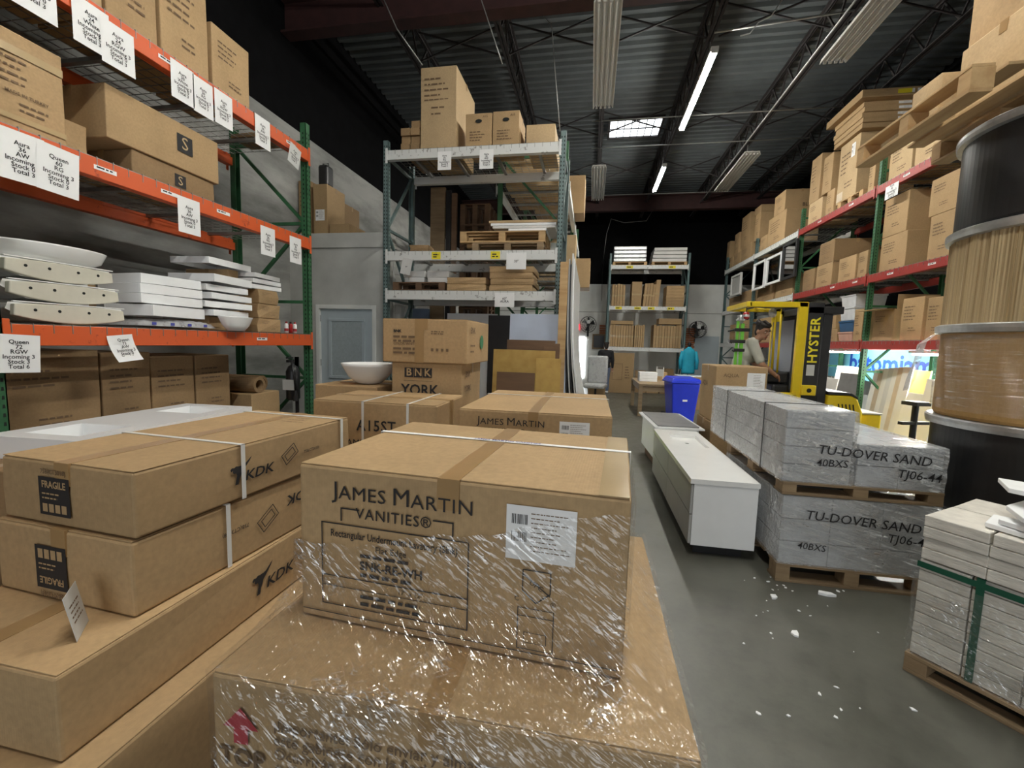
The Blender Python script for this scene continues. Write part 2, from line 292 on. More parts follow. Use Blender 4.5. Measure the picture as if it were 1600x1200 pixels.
def carton(label, x, y, z, w, d, h, rz=0., m='card', tape='x', flaps=False, group=None, name='carton', lines=None, seed=0, strap=None, tm='tape', crease=True, cat='box', jit=1.):
    """corrugated box; local origin at the middle of its base, width along x, front towards -y"""
    r = random.Random(seed * 31 + int(w * 1000) + int(h * 777)); j = lambda: r.uniform(-.004, .004) * jit
    ft = .003 if flaps else 0
    b = MB(); zt = h - ft
    # sides bow out a little: mid rings
    lo_ = [(-w / 2, -d / 2), (w / 2, -d / 2), (w / 2, d / 2), (-w / 2, d / 2)]
    bow = min(.006, .012 * min(w, d)) * jit
    rings = []
    for zz, k in ((0, 0), (zt * .5, 1), (zt, 0)):
        ring = []
        for i in range(4):
            a, c = lo_[i], lo_[(i + 1) % 4]; ring.append((a[0] + (j() if zz else 0), a[1] + (j() if zz else 0), zz))
            mx, my = (a[0] + c[0]) / 2, (a[1] + c[1]) / 2; n = hypot(mx, my) or 1
            ring.append((mx + mx / n * bow * (k + .25), my + my / n * bow * (k + .25), zz))
        rings.append(ring)
    b.v = [p for rg in rings for p in rg]
    for q in range(2):
        for i in range(8): b.f.append((q * 8 + i, q * 8 + (i + 1) % 8, q * 8 + 8 + (i + 1) % 8, q * 8 + 8 + i))
    b.f.append(tuple(range(8))[::-1]); b.f.append(tuple(range(16, 24)))
    o = b.build(name, m, None, bevel=min(.007, h * .08)); o.location = (x, y, z); o.rotation_euler = (0, 0, rz); tag(o, label, cat, group)
    if flaps:
        g = .002
        if tape == 'x' or tape is None:
            for sgn in (-1, 1): MB().box(-w / 2 + .003, w / 2 - .003, *sorted((sgn * g, sgn * (d / 2 - .003))), zt, h).build('flap', m, o, bevel=.0015)
        else:
            for sgn in (-1, 1): MB().box(*sorted((sgn * g, sgn * (w / 2 - .003))), -d / 2 + .003, d / 2 - .003, zt, h).build('flap', m, o, bevel=.0015)
    if tape:
        tw = min(.026, .12 * min(w, d)); dn = min(.07, h * .35); e = .0014; t = MB()
        if tape == 'x':
            t.box(-w / 2 - e, w / 2 + e, -tw, tw, h, h + .0012); t.box(-w / 2 - .004 - e, -w / 2 + .002, -tw, tw, h - dn, h + .001); t.box(w / 2 - .002, w / 2 + .004 + e, -tw, tw, h - dn, h + .001)
        else:
            t.box(-tw, tw, -d / 2 - e, d / 2 + e, h, h + .0012); t.box(-tw, tw, -d / 2 - .004 - e, -d / 2 + .002, h - dn, h + .001); t.box(-tw, tw, d / 2 - .002, d / 2 + .004 + e, h - dn, h + .001)
        t.build('tape', tm, o)
    if lines:
        for face in lines.split('+'):
            ww = w if face in ('front', 'back') else d; off = (d if face in ('front', 'back') else w) / 2 + .0075
            print_rows(o, face, off, -ww * .36, ww * r.uniform(.05, .35), h * .80, r.choice((3, 4, 5)), h * .022, h * .075, r.random(), name='printed_lines')
            print_rows(o, face, off, -ww * .1, ww * .28, h * .30, 2, h * .02, h * .06, r.random(), name='printed_lines')
    for sp in (strap or []):       # bands around the short section, at fractions along the longer side
        s_ = MB(); e = .009; t = .002; sw = .007
        if w >= d:
            u = -w / 2 + w * sp; s_.box(u - sw, u + sw, -d / 2 - e, d / 2 + e, h + .001, h + .001 + t); s_.box(u - sw, u + sw, -d / 2 - e, -d / 2 - e + t, .0, h + .003); s_.box(u - sw, u + sw, d / 2 + e - t, d / 2 + e, .0, h + .003)
        else:
            u = -d / 2 + d * sp; s_.box(-w / 2 - e, w / 2 + e, u - sw, u + sw, h + .001, h + .001 + t); s_.box(-w / 2 - e, -w / 2 - e + t, u - sw, u + sw, .0, h + .003); s_.box(w / 2 + e - t, w / 2 + e, u - sw, u + sw, .0, h + .003)
        s_.build('strap', 'strap_white', o)
    return o
def pallet(label, x, y, z, w, d, h=.14, rz=0, m='pine', n=6, name='wooden_pallet', group=None):
    """w along x (deck boards run along x), three stringers along y? boards span w, blocks below"""
    o = thing(name, label, 'pallet', (x, y, z), rz, group); bt = .018; bw = d / (n * 1.45)
    for i in range(n):
        yy = -d / 2 + bw / 2 + i * (d - bw) / (n - 1); MB().box(-w / 2, w / 2, yy - bw / 2, yy + bw / 2, h - bt, h).build('top_board', m, o, bevel=.002)
    for i in range(3):
        yy = -d / 2 + bw / 2 + i * (d - bw) / 2; MB().box(-w / 2, w / 2, yy - bw / 2, yy + bw / 2, 0, bt).build('bottom_board', m, o, bevel=.002)
    for i in range(3):
        xx = -w / 2 + .045 + i * (w - .09) / 2
        for k in range(3):
            yy = -d / 2 + .06 + k * (d - .12) / 2; MB().box(xx - .045, xx + .045, yy - .058, yy + .058, bt, h - bt).build('block', m, o, bevel=.002)
    return o
# ------------------------------------------------------------------ the building
XL, XR, YB, YF, HT = -4.75, 6.3, -4.6, 17.3, 7.0
struct('floor', MB().box(XL - .2, XR + .2, YB - .2, YF + .2, -.12, 0), 'concrete_floor')
struct('wall_left', MB().box(XL - .2, XL, YB, YF, 0, 4.86), 'dirty_wall')
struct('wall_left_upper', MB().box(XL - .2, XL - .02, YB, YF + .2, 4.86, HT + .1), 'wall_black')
struct('wall_far', MB().box(XL, XR, YF, YF + .2, 0, 3.93), 'wall_far_paint')
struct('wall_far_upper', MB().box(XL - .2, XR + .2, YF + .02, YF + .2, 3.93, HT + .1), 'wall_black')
struct('wall_right', MB().box(XR, XR + .2, YB, YF, 0, 2.2), 'wall_far_paint')
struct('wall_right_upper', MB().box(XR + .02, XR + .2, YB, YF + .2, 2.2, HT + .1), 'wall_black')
struct('wall_rear', MB().box(XL, -1.9, YB, YB + .2, 0, HT + .1).box(2.7, XR, YB, YB + .2, 0, HT + .1).box(-1.9, 2.7, YB, YB + .2, 4.0, HT + .1), 'dirty_wall')
struct('trim_1', MB().box(XL, XR, YF - .012, YF, 2.86, 2.89), 'grey_front')
# corrugated roof deck: ribs run across the hall
dk = MB(); per = .21; n = int((YF - YB) / per) + 2; prof = []
for i in range(n):
    y = YB + i * per; prof += [(y, HT), (y + .075, HT), (y + .105, HT - .055), (y + .18, HT - .055)]
for y, z in prof: dk.v += [(XL, y, z), (XR, y, z)]
for i in range(len(prof) - 1): dk.f.append((2 * i, 2 * i + 1, 2 * i + 3, 2 * i + 2))
struct('ceiling', dk, 'deck')
struct('trim_2', MB().box(XL, XR, YB, YF, HT + .12, HT + .2), 'wall_black')
# roof girders
for nm, y, lb in (('near', 6.3, 'dark red steel roof girder crossing above the white rack'), ('far', 15.5, 'dark red steel roof girder crossing near the far wall')):
    g = thing('roof_girder', lb, 'girder', ((XL + XR) / 2, y, 6.1), 0, 'roof girders'); w = (XR - XL) / 2
    MB().box(-w, w, -.11, .11, 0, .03).build('bottom_flange', 'steel_red', g); MB().box(-w, w, -.11, .11, .45, .48).build('top_flange', 'steel_red', g); MB().box(-w, w, -.012, .012, .03, .45).build('web_plate', 'steel_red', g)
# open web joists along the hall
jd = MB().bar((0, 0, 0), (0, .34, .46), .026).mesh('diagonal'); jd2 = MB().bar((0, .34, .46), (0, .68, 0), .026).mesh('diagonal')
for mme in (jd, jd2): mme.materials.append(MATS['steel_dark'])
JX = (-3.2, -1.6, .0, 1.6, 3.4, 5.0)
JN = ('leftmost dark steel roof joist above the orange rack', 'dark steel roof joist passing above the tall carton of the white rack', 'dark steel roof joist behind the middle row of unlit lamps', 'dark steel roof joist beside the lit row of lamps', 'dark steel roof joist left of the right lamp row', 'rightmost dark steel roof joist above the red rack')
for x, lb in zip(JX, JN):
    g = thing('roof_joist', lb, 'joist', (x, 0, 6.36), 0, 'roof joists')
    for s in (-1, 1):
        MB().box(*sorted((s * .012, s * .06)), YB, YF, .56, .572).build('top_chord', 'steel_dark', g); MB().box(*sorted((s * .012, s * .052)), YB, YF, 0, .012).build('bottom_chord', 'steel_dark', g)
        MB().box(*sorted((s * .012, s * .02)), YB, YF, .012, .05).build('bottom_chord', 'steel_dark', g); MB().box(*sorted((s * .012, s * .02)), YB, YF, .52, .56).build('top_chord', 'steel_dark', g)
    for k in range(18):
        y = 5.0 + k * .68
        for mme in (jd, jd2): o = obj('diagonal', mme, None, g); o.location = (0, y, .04)
# bridging between the joists
BY = {7.2: 'second', 9.6: 'third', 12.2: 'fourth'}
for y, wd in ((7.6, 'near the skylight'), (10.6, 'beyond the skylight'), (13.4, 'before the far girder')):
    for i in range(5):
        b = thing('cross_brace', 'thin crossed steel bars between roof joists %s, bay %s from the left' % (wd, ('one', 'two', 'three', 'four', 'five')[i]), 'brace', ((JX[i] + JX[i + 1]) / 2, y, 6.36), 0, 'roof cross braces')
        MB().bar((-.78, 0, .02), (.78, 0, .54), .022).build('bar', 'steel_dark', b); MB().bar((-.78, .03, .54), (.78, .03, .02), .022).build('bar', 'steel_dark', b)
# skylight
a = P(952, 216, Z=6.9); c = P(1036, 184, Z=6.9); sk = thing('skylight', 'bright square skylight with thin bars in the dark roof', 'skylight', ((a.x + c.x) / 2, (a.y + c.y) / 2, 6.9)); w, d = (c.x - a.x) / 2, (c.y - a.y) / 2; d = -abs(d)
d = abs(d); MB().box(-w, w, -d, d, .02, .03).build('pane', 'skylight_pane', sk)
fr = MB().box(-w - .05, w + .05, -d - .05, -d, -.02, .05).box(-w - .05, w + .05, d, d + .05, -.02, .05).box(-w - .05, -w, -d, d, -.02, .05).box(w, w + .05, -d, d, -.02, .05).build('frame', 'steel_dark', sk)
for k in range(1, 7): MB().box(-w + 2 * w * k / 7 - .008, -w + 2 * w * k / 7 + .008, -d, d, -.01, .015).build('bar', 'steel_dark', sk)
MB().box(-w, w, -.008, .008, -.01, .012).build('bar', 'steel_dark', sk)
# ------------------------------------------------------------------ fluorescent fixtures
def fixture(label, x, y0, y1, z, lit=False, group='ceiling lamps'):
    g = thing('fluorescent_lamp', label, 'lamp', (x, y0, z), 0, group); l = y1 - y0
    if lit:
        MB().box(-.055, .055, 0, l, .03, .085).build('housing', 'fixture_white', g, bevel=.006)
        for s in (-1, 1): MB().tube([(s * .03, .03, .012), (s * .03, l - .03, .012)], .0125, 10).build('tube', 'tube_lit', g, smooth=True)
        for yy in (0, l - .03): MB().box(-.05, .05, yy, yy + .03, -.002, .03).build('socket', 'fixture_white', g)
        for yy in (.35, l - .35): MB().tube([(0, yy, .085), (0, yy, 6.36 - z)], .006, 6).build('hanger', 'conduit', g)
        return g
    pts = [(-.17, .0), (-.155, .03)]
    for k in range(4):
        c_ = -.115 + k * .0767; pts += [(c_ - .026, .055), (c_ + .026, .055), (c_ + .0383, .03)]
    pts = pts[:-1] + [(.155, .03), (.17, 0), (.185, .0), (.16, .075), (-.16, .075), (-.185, .0)]
    MB().prism(pts, 0, l, 'xz').build('housing', 'fixture_white', g)
    for k in range(4):
        c_ = -.115 + k * .0767; MB().tube([(c_, .03, .02), (c_, l - .03, .02)], .0125, 10).build('tube', 'tube_lit' if lit else 'tube_off', g, smooth=True)
        for yy in (0, l - .03): MB().box(c_ - .02, c_ + .02, yy, yy + .03, -.002, .04).build('socket', 'fixture_white', g)
    MB().box(-.06, .06, .1, l - .1, .075, .12).build('ballast_channel', 'fixture_white', g)
    for yy in (.35, l - .35): MB().tube([(0, yy, .12), (0, yy, 6.36 - z)], .006, 6).build('hanger', 'conduit', g)
    return g
fixture('unlit white fluorescent fixture hanging at top centre, nearest of the middle row', .02, 6.12, 8.72, 6.0)
fixture('unlit white fluorescent fixture below the skylight, farther one of the middle row', .0, 11.5, 14.0, 6.0)
fixture('unlit white fluorescent fixture in the top right corner', 3.45, 5.3, 7.85, 6.0)
fixture('unlit white fluorescent fixture above the far end of the red rack', 3.40, 11.1, 13.55, 6.0)
fixture('glowing fluorescent fixture right of the skylight', 1.62, 7.33, 9.78, 6.0, True)
fixture('glowing fluorescent fixture, the smaller lit one farther down the hall', 1.58, 11.6, 13.4, 6.0, True)
fixture('glowing fluorescent fixture above the aisle near the camera', 1.62, 2.6, 5.05, 6.0, True)
fixture('glowing fluorescent fixture above the stacked cartons', 0, -.6, 1.85, 6.0, True)
# conduits and cables
def conduit(label, pts, r=.012, m='conduit', name='conduit', cat='conduit'):
    o = MB().tube(pts, r, 6).build(name, m, None, smooth=True); tag(o, label, cat); return o
conduit('long thin conduit running along the right row of lamps', [(3.28, 4.2, 6.3), (3.28, 17, 6.3)], .016, 'conduit')
for y, lb in ((9.9, 'thin conduit across the roof just before the skylight'), (11.2, 'thin conduit across the roof beyond the skylight'), (14.6, 'thin conduit across the roof before the far girder')):
    conduit(lb, [(-.2, y, 6.347), (4.6, y, 6.347)], .012)
conduit('short bright conduit joining the lit fixture to the right lamp row', [(1.62, 7.45, 6.345), (3.4, 7.25, 6.345)], .014)
conduit('thin rod hanging from the middle lamp row towards the far fixture', [(.0, 8.74, 6.08), (.0, 11.48, 6.08)], .012, 'steel_dark')
conduit('loose white wire curling down from the roof near the right lamps', [P(1222, 0, Z=6.5), P(1205, 25, Z=6.3), P(1185, 35, Z=6.2), P(1172, 52, Z=6.1), P(1157, 56, Z=6.0)], .008, 'paper_dim', 'loose_wire', 'wire')
conduit('grey diagonal cable in front of the dark girder, left of the tall carton', [P(600, 0, Y=5.6), P(620, 45, Y=5.6), P(660, 102, Y=5.75)], .008, 'conduit', 'cable', 'wire')
conduit('grey cable hanging just right of the tall carton', [P(752, 0, Y=5.7), P(775, 70, Y=5.75), P(785, 100, Y=5.8)], .008, 'conduit', 'cable', 'wire')
conduit('thin cable dropping down to the right post of the white rack', [(-1.2, 7.2, 6.95), P(862, 40, Y=7.2), P(868, 120, Y=7.2), P(875, 205, Y=7.2)], .008, 'conduit', 'cable', 'wire')
conduit('grey cable looping on the dark far wall', [P(1022, 325, Y=YF - .02), P(1010, 345, Y=YF - .02), P(975, 348, Y=YF - .02), P(955, 342, Y=YF - .02), P(948, 365, Y=YF - .02), P(942, 410, Y=YF - .02), P(940, 470, Y=YF - .02)], .012, 'conduit', 'cable', 'wire')
# ------------------------------------------------------------------ office block behind the orange rack
OY = 6.3; OX = -3.06
struct('wall_office_front', MB().box(XL, -4.30, OY, OY + .12, 0, 2.98).box(-3.28, OX, OY, OY + .12, 0, 2.98).box(-4.30, -3.28, OY, OY + .12, 2.11, 2.98), 'partition')
struct('trim_3', MB().box(XL, OX + .03, OY - .03, OY + .15, 2.98, 3.2), 'partition', bevel=.006)
struct('wall_office_side', MB().box(OX - .12, OX, OY + .15, 12.0, 0, 2.98), 'siding')
tr = bpy.data.objects['wall_office_side']
for k in range(24): MB().box(OX, OX + .012, OY + .16, 12.0, .1 + k * .12, .205 + k * .12).build('siding_board', 'siding', tr)
struct('ceiling_office', MB().box(XL, OX, OY + .15, 12.0, 3.0, 3.16), 'partition')
dr = MB().box(-4.24, -3.34, OY + .03, OY + .07, .01, 2.05).build('door_1', 'door_blue', None, bevel=.003); dr['kind'] = 'structure'
fr = MB().box(-4.30, -4.24, OY - .02, OY + .12, 0, 2.11).box(-3.34, -3.28, OY - .02, OY + .12, 0, 2.11).box(-4.24, -3.34, OY - .02, OY + .12, 2.05, 2.11).build('door_frame', 'wall_far_paint', dr, bevel=.004)
MB().box(-4.06, -3.52, OY + .022, OY + .03, 1.0, 1.86).build('window_pane', 'frosted', dr)
f2 = MB()
for a_ in ((-4.10, -4.05, 1.0, 1.86), (-3.53, -3.48, 1.0, 1.86), (-4.10, -3.48, .955, 1.0), (-4.10, -3.48, 1.86, 1.905)): f2.box(a_[0], a_[1], OY + .008, OY + .03, a_[2], a_[3])
f2.build('window_frame', 'door_blue', dr, bevel=.004)
for x0 in (-4.08, -3.74): MB().box(x0, x0 + .24, OY + .018, OY + .03, .25, .78).build('raised_panel', 'door_blue', dr, bevel=.008)
MB().ball((-3.41, OY - .01, .985), .03).build('door_knob', 'black_metal', dr, smooth=True)
for zz in (.35, 1.15, 1.85): MB().box(-4.245, -4.235, OY + .0, OY + .03, zz, zz + .1).build('hinge', 'galvanised', dr)
# ------------------------------------------------------------------ pallet racks
def rack(label, loc, rz, xs, depth, height, levels, post='green_paint', holes=True, post_cols=None, group='pallet racks', decks=True, brace_bays=None):
    """local x along the beams, front at y=0, back at y=depth; levels: (z of beam top, paint per bay)"""
    g = thing('pallet_rack', label, 'rack', loc, rz, group); pw = .075; zh = []
    hm = None
    if holes:
        q = MB()
        for k in range(int((height - .1) / .051)):
            z = .07 + k * .051
            for xx in (-.018, .018): q.add([(xx - .007, -.0012, z), (xx + .007, -.0012, z), (xx + .005, -.0012, z + .022), (xx - .005, -.0012, z + .022)], [(0, 1, 2, 3)])
            for s in (-1, 1): q.add([(s * (pw / 2 + .0012), .028, z), (s * (pw / 2 + .0012), .044, z), (s * (pw / 2 + .0012), .042, z + .022), (s * (pw / 2 + .0012), .03, z + .022)], [(0, 1, 2, 3)])
        hm = q.mesh('punched_holes'); hm.materials.append(MATS['hole_dark'])
    for i, x in enumerate(xs):
        pm = post_cols[i] if post_cols else post
        for y in (0, depth):
            yy0, yy1 = (y, y + .07) if y == 0 else (y - .07, y)
            m = MB().box(x - pw / 2, x + pw / 2, yy0, yy0 + .006, 0, height) if y == 0 else MB().box(x - pw / 2, x + pw / 2, yy1 - .006, yy1, 0, height)
            m.box(x - pw / 2, x - pw / 2 + .006, yy0, yy1, 0, height).box(x + pw / 2 - .006, x + pw / 2, yy0, yy1, 0, height)
            u = m.build('upright', pm, g)
            MB().box(x - .07, x + .07, yy0 - .02, yy1 + .02, 0, .008).build('base_plate', pm, u)
            if hm and y == 0: o = obj('punched_holes', hm, None, u); o.location = (x, 0, 0); o['kind'] = 'stuff'
        nb = max(2, int(height / 1.0)); zs = [.2 + k * (height - .4) / nb for k in range(nb + 1)]
        for k in range(nb + 1): MB().bar((x, .05, zs[k]), (x, depth - .05, zs[k]), .034).build('brace', pm, g)
        for k in range(nb):
            a_, b_ = (.05, depth - .05) if k % 2 else (depth - .05, .05); MB().bar((x, a_, zs[k]), (x, b_, zs[k + 1]), .034).build('brace', pm, g)
    for z, cols in levels:
        for i in range(len(xs) - 1):
            cm = cols[i] if isinstance(cols, (list, tuple)) else cols
            if not cm: continue
            x0, x1 = xs[i] + pw / 2, xs[i + 1] - pw / 2
            for y in (-.006, depth + .006):
                s = 1 if y < 0 else -1
                b_ = MB().box(x0, x1, *sorted((y - s * .03, y + s * .02)), z - .125, z).box(x0, x1, *sorted((y + s * .02, y + s * .045)), z - .125, z - .035).build('beam', cm, g, bevel=.004)
                for xx in (x0, x1 - .012):
                    MB().box(xx - (.02 if xx == x0 else -.0), xx + (.012 if xx == x0 else .032), *sorted((y - s * .036, y - s * .03)), z - .17, z + .03).build('beam_connector', cm, b_, bevel=.002)
            if decks:
                dm = MB(); nx = int((x1 - x0) / .10); ny = 12
                for k in range(nx + 1):
                    xx = x0 + .02 + k * (x1 - x0 - .04) / nx; dm.box(xx - .0022, xx + .0022, -.036, depth + .036, z + .0045, z + .009)
                    for yy in (-.0385, depth + .034): dm.box(xx - .0022, xx + .0022, yy, yy + .0045, z - .05, z + .009)
                for k in range(ny):
                    yy = -.03 + k * (depth + .06) / (ny - 1); dm.box(x0 + .01, x1 - .01, yy - .0022, yy + .0022, z, z + .0045)
                d_ = dm.build('wire_deck', 'wire', g)
                for k in range(4):
                    xx = x0 + (x1 - x0) * (k + .5) / 4; MB().box(xx - .02, xx + .02, .012, depth - .012, z - .03, z - .001).build('deck_channel', 'wire', d_)
    return g
LX = -3.3; LZ = (1.625, 2.735, 3.715)
rack('orange-beamed pallet rack with green posts along the left wall', (LX, 1.9, 0), pi / 2, (-2.82, 0, 2.82), 1.0, 4.02, [(z, 'orange_paint') for z in LZ])  # nearest bay is out of view, added to carry the shading cartons
RX = 4.5; RY0 = 16.5; RZ = (1.79, 2.88, 4.29)
rack('long red and white beamed pallet rack along the right wall', (RX, RY0, 0), -pi / 2, (0, 2.75, 5.5, 8.2, 10.9), 1.1, 4.75, [(RZ[0], ['white_paint_chipped', 'red_paint', 'red_paint', 'red_paint']), (RZ[1], ['white_paint_chipped', 'white_paint_chipped', 'red_paint', 'red_paint']), (RZ[2], ['white_paint_chipped', 'white_paint_chipped', 'red_paint', 'red_paint'])], post_cols=['blue_green_paint', 'blue_green_paint', 'green_paint', 'green_paint', 'green_paint'])
MX0, MX1, MY = -2.93, -.47, 5.9; MZ = (2.29, 2.83, 4.19)
rack('white-beamed pallet rack with grey-green posts in the middle of the hall', (0, MY, 0), 0, (MX0, MX1), .95, 4.34, [(z, 'white_paint_chipped') for z in MZ], post='grey_green_paint')
rack('pallet rack with green posts standing right behind the white rack', (-.47, 7.05, 0), pi / 2, (0, 2.6, 5.2), 1.1, 4.7, [(1.5, 'white_paint_chipped'), (2.83, 'white_paint_chipped'), (4.1, 'white_paint_chipped')], post='green_paint', holes=False)
FX0, FX1, FY = .53, 3.06, 15.4; FZ = (1.56, 2.94, 4.30)
rack('small white-beamed pallet rack against the far wall', (0, FY, 0), 0, (FX0, FX1), 1.0, 4.7, [(z, 'white_paint_chipped') for z in FZ], post='blue_green_paint', holes=False)
# ------------------------------------------------------------------ foreground: wrapped pile in the middle
pallet('wooden pallet under the big wrapped cabinet carton in front', -.262, 1.16, 0, .98, .9, m='old_pine')
BIGZ = .905
big = carton('big shrink-wrapped cabinet carton with red arrow and Spanish warning, at the bottom front', -.262, 1.16, .1415, .96, .88, BIGZ - .1415, 0, 'card_front', 'y', True, seed=2, jit=.5, tm='tape')
bo = .88 / 2 + .006
text(big, '¡Importante! Sólo enviar y almacenar\neste gabinete con la flecha hacia arriba.\nOcurrirán daños si enviados\no almacenados incorrectamente.', .033, (-.375 + .0, -bo, .628), 'front', 'ink_faint', 'LEFT', bold=.0003, line=.95).location.x = -.335
ar = MB().prism([(-.052, .0), (0, .062), (.052, .0), (.021, .0), (.021, -.048), (-.021, -.048), (-.021, 0)], -.0004, .0004, 'xz').build('red_arrow', 'ink_red', big); ar.location = (-.41, -bo, .655); ar.scale = (.78, 1, .72)
text(big, 'TOP', .055, (-.41, -bo, .585), 'front', 'ink_faint', bold=.001)
def label_sheet(parent, face, off, u0, u1, v0, v1, seed=0, barcode=True, m='paper'):
    s = face_mb([(u0, u1, v0, v1)], face, off).build('white_label', m, parent); r = random.Random(seed); w, h = u1 - u0, v1 - v0
    if barcode:
        rc = []
        for vv in (v0 + h * .66, v0 + h * .34):
            u = u0 + w * .08
            while u < u0 + w * .30: t = r.uniform(.004, .016) * w; rc.append((u, u + t, vv, vv + h * .18)); u += t + r.uniform(.005, .012) * w
        face_mb(rc, face, off + .0006).build('barcode', 'ink', s)
    print_rows(s, face, off + .0006, u0 + w * .36, u0 + w * .93, v1 - h * .12, 9, h * .018, h * .085, seed + 1, 'ink_faint')
    return s
def jm_print(c, d, h, full=True):
    o = d / 2 + .0065; s = h / .39
    def smallcaps(parts, z, x0, big_, small, gap):
        x = x0
        for ch in parts:
            big_l = ch[0]; t = text(c, big_l, big_, (x, -o, z), 'front', 'ink', 'LEFT', sx=1.05); w1 = max(v.co.x for v in t.data.vertices) * 1.05
            t2 = text(c, ch[1:], small, (x + w1 + .004, -o, z - (big_ - small) * .36), 'front', 'ink', 'LEFT', sx=1.1, space=1.05); w2 = max(v.co.x for v in t2.data.vertices) * 1.1
            x += w1 + w2 + gap
        return x
    smallcaps(['JAMES', 'MARTIN'], .333 * s, -.292, .058, .046, .020)
    text(c, 'VANITIES®', .036, (-.135, -o, .283 * s), 'front', 'ink', bold=.0002, space=1.12)
    b0 = .290 * s; rc = [(-.272, -.222, b0, b0 + .0035), (-.272, -.2685, b0 - .03, b0), (-.035, .015, b0, b0 + .0035), (.0115, .015, b0 - .03, b0)]
    face_mb(rc, 'front', o).build('printed_bracket', 'ink', c)
    label_sheet(c, 'front', o, .135, .285, .232 * s, .352 * s, 5)
    if full:
        face_mb(frame_rects(-.325, .052, .045, .252, .003) + [(-.325, .052, .118, .121), (-.325, .052, .093, .095)], 'front', o).build('printed_frame', 'ink', c)
        text(c, 'Rectangular Undermount Lavatory (Sink)', .0245, (-.137, -o, .226), 'front', 'ink', bold=.0004, sx=.80)
        text(c, 'Flat Edge', .022, (-.14, -o, .199), 'front', 'ink', bold=.0002); text(c, 'SNK-RE-WH', .030, (-.14, -o, .155), 'front', 'ink', bold=.0008)
        print_rows(c, 'front', o, -.22, -.04, .184, 1, .008, .02, 3, 'ink'); print_rows(c, 'front', o, -.22, -.03, .137, 1, .009, .02, 4, 'ink')
        text(c, '17" x 12"', .017, (-.09, -o, .106), 'front', 'ink'); print_rows(c, 'front', o, -.22, -.05, .082, 2, .008, .018, 6, 'ink')
        sh = [(-.03, .035), (.03, .035), (.03, -.012), (0, -.037), (-.03, -.012)]; q = MB()
        for i in range(5): a_, b_ = sh[i], sh[(i + 1) % 5]; q.bar((.205 + a_[0], 0, .175 + a_[1]), (.205 + b_[0], 0, .175 + b_[1]), .0006, .0025, up=(0, 1, 0)) if False else q.bar((.205 + a_[0], -o, .175 + a_[1]), (.205 + b_[0], -o, .175 + b_[1]), .0025, .0006, up=(0, 1, 0))
        q.bar((.175, -o, .2), (.235, -o, .158), .0025, .0006, up=(0, 1, 0)); q.build('printed_shield', 'ink', c)
        text(c, 'UPC', .017, (.205, -o, .177), 'front', 'ink', extra=-.5); text(c, 'C', .016, (.163, -o, .143), 'front', 'ink'); text(c, '®', .016, (.242, -o, .14), 'front', 'ink')
        face_mb(frame_rects(.165, .245, .03, .125, .002) + [(.165, .245, .105, .107)] + frame_rects(.18, .23, .045, .07, .0015), 'front', o).build('printed_frame', 'ink', c)
        face_mb([(-.38, .38, .022, .0245)], 'front', o).build('printed_line', 'ink', c)
jm = carton('shrink-wrapped sink carton with large lettering on top of the front pile', -.275, 1.195, BIGZ + .003, .78, .59, .388, radians(-4), 'card_front', 'y', True, seed=3, jit=.35, tm='tape')
jm_print(jm, .59, .388)
MB().box(.325, .386, -.293, .293, .3884, .3892).build('edge_tape', 'tape_clear', jm)
s = MB().box(-.394, .394, .085, .103, .3898, .3915).box(-.3955, -.394, .085, .103, 0, .3915).box(.394, .3955, .085, .103, 0, .3915).build('printed_strap', 'paper', jm)
text(s, 'JAMES MARTIN VANITIES', .0165, (.03, .094, .3922), 'top', 'ink_blue', bold=.0003, sx=1.15)
# stretch wrap over both cartons
def rect_pt(cx, cy, w, d, rz, t):
    per = 2 * (w + d); q = (t % 1) * per
    if q < w: p = (-w / 2 + q, -d / 2)
    elif q < w + d: p = (w / 2, -d / 2 + q - w)
    elif q < 2 * w + d: p = (w / 2 - (q - w - d), d / 2)
    else: p = (-w / 2, d / 2 - (q - 2 * w - d))
    return (cx + p[0] * cos(rz) - p[1] * sin(rz), cy + p[0] * sin(rz) + p[1] * cos(rz))
def match_t(t, w1, d1, w2, d2):      # same corner, same fraction of side
    p1 = 2 * (w1 + d1); q = (t % 1) * p1; sides1 = [w1, d1, w1, d1]; sides2 = [w2, d2, w2, d2]; acc = 0; acc2 = 0
    for a_, b_ in zip(sides1, sides2):
        if q <= acc + a_: return (acc2 + (q - acc) / a_ * b_) / (2 * (w2 + d2))
        acc += a_; acc2 += b_
    return 0
N = 220; rr = random.Random(5); fm = MB(); JW, JD, BW, BD = .802, .612, .975, .895
rings = []
def wob(t, f, ph): return sin(2 * pi * f * t + ph)
# every ring is a closed loop of N points
def ring(kind, k):
    out = []
    for i in range(N):
        t = i / N; x1, y1 = rect_pt(-.275, 1.195, JW + .004 * wob(t, 23, k), JD + .004 * wob(t, 19, k), radians(-4), t); x2, y2 = rect_pt(-.262, 1.16, BW, BD, 0, match_t(t, JW, JD, BW, BD))
        top = 1.10 + .17 * min(1, max(0, (x1 + .66) / .74)) ** 1.3 + .006 * wob(t, 9, 1)
        if kind == 'j': out.append((x1, y1, top + (1.005 - top) * k + .003 * wob(t, 31, k * 9)))
        elif kind == 't':
            sag = -.022 * sin(pi * k); kk = k
            out.append((x1 + (x2 - x1) * kk, y1 + (y2 - y1) * kk, 1.005 + (.915 - 1.005) * kk + sag + .0035 * wob(t, 37, k * 4) * sin(pi * k)))
        else: out.append((x2 + .004 * wob(t, 29, k * 7), y2 + .003 * wob(t, 33, k * 5) - .002, .915 + (.30 - .915) * k))
    return out
for k in range(7): rings.append(ring('j', k / 6))
for k in range(1, 9): rings.append(ring('t', k / 8))
for k in range(1, 7): rings.append(ring('b', k / 6))
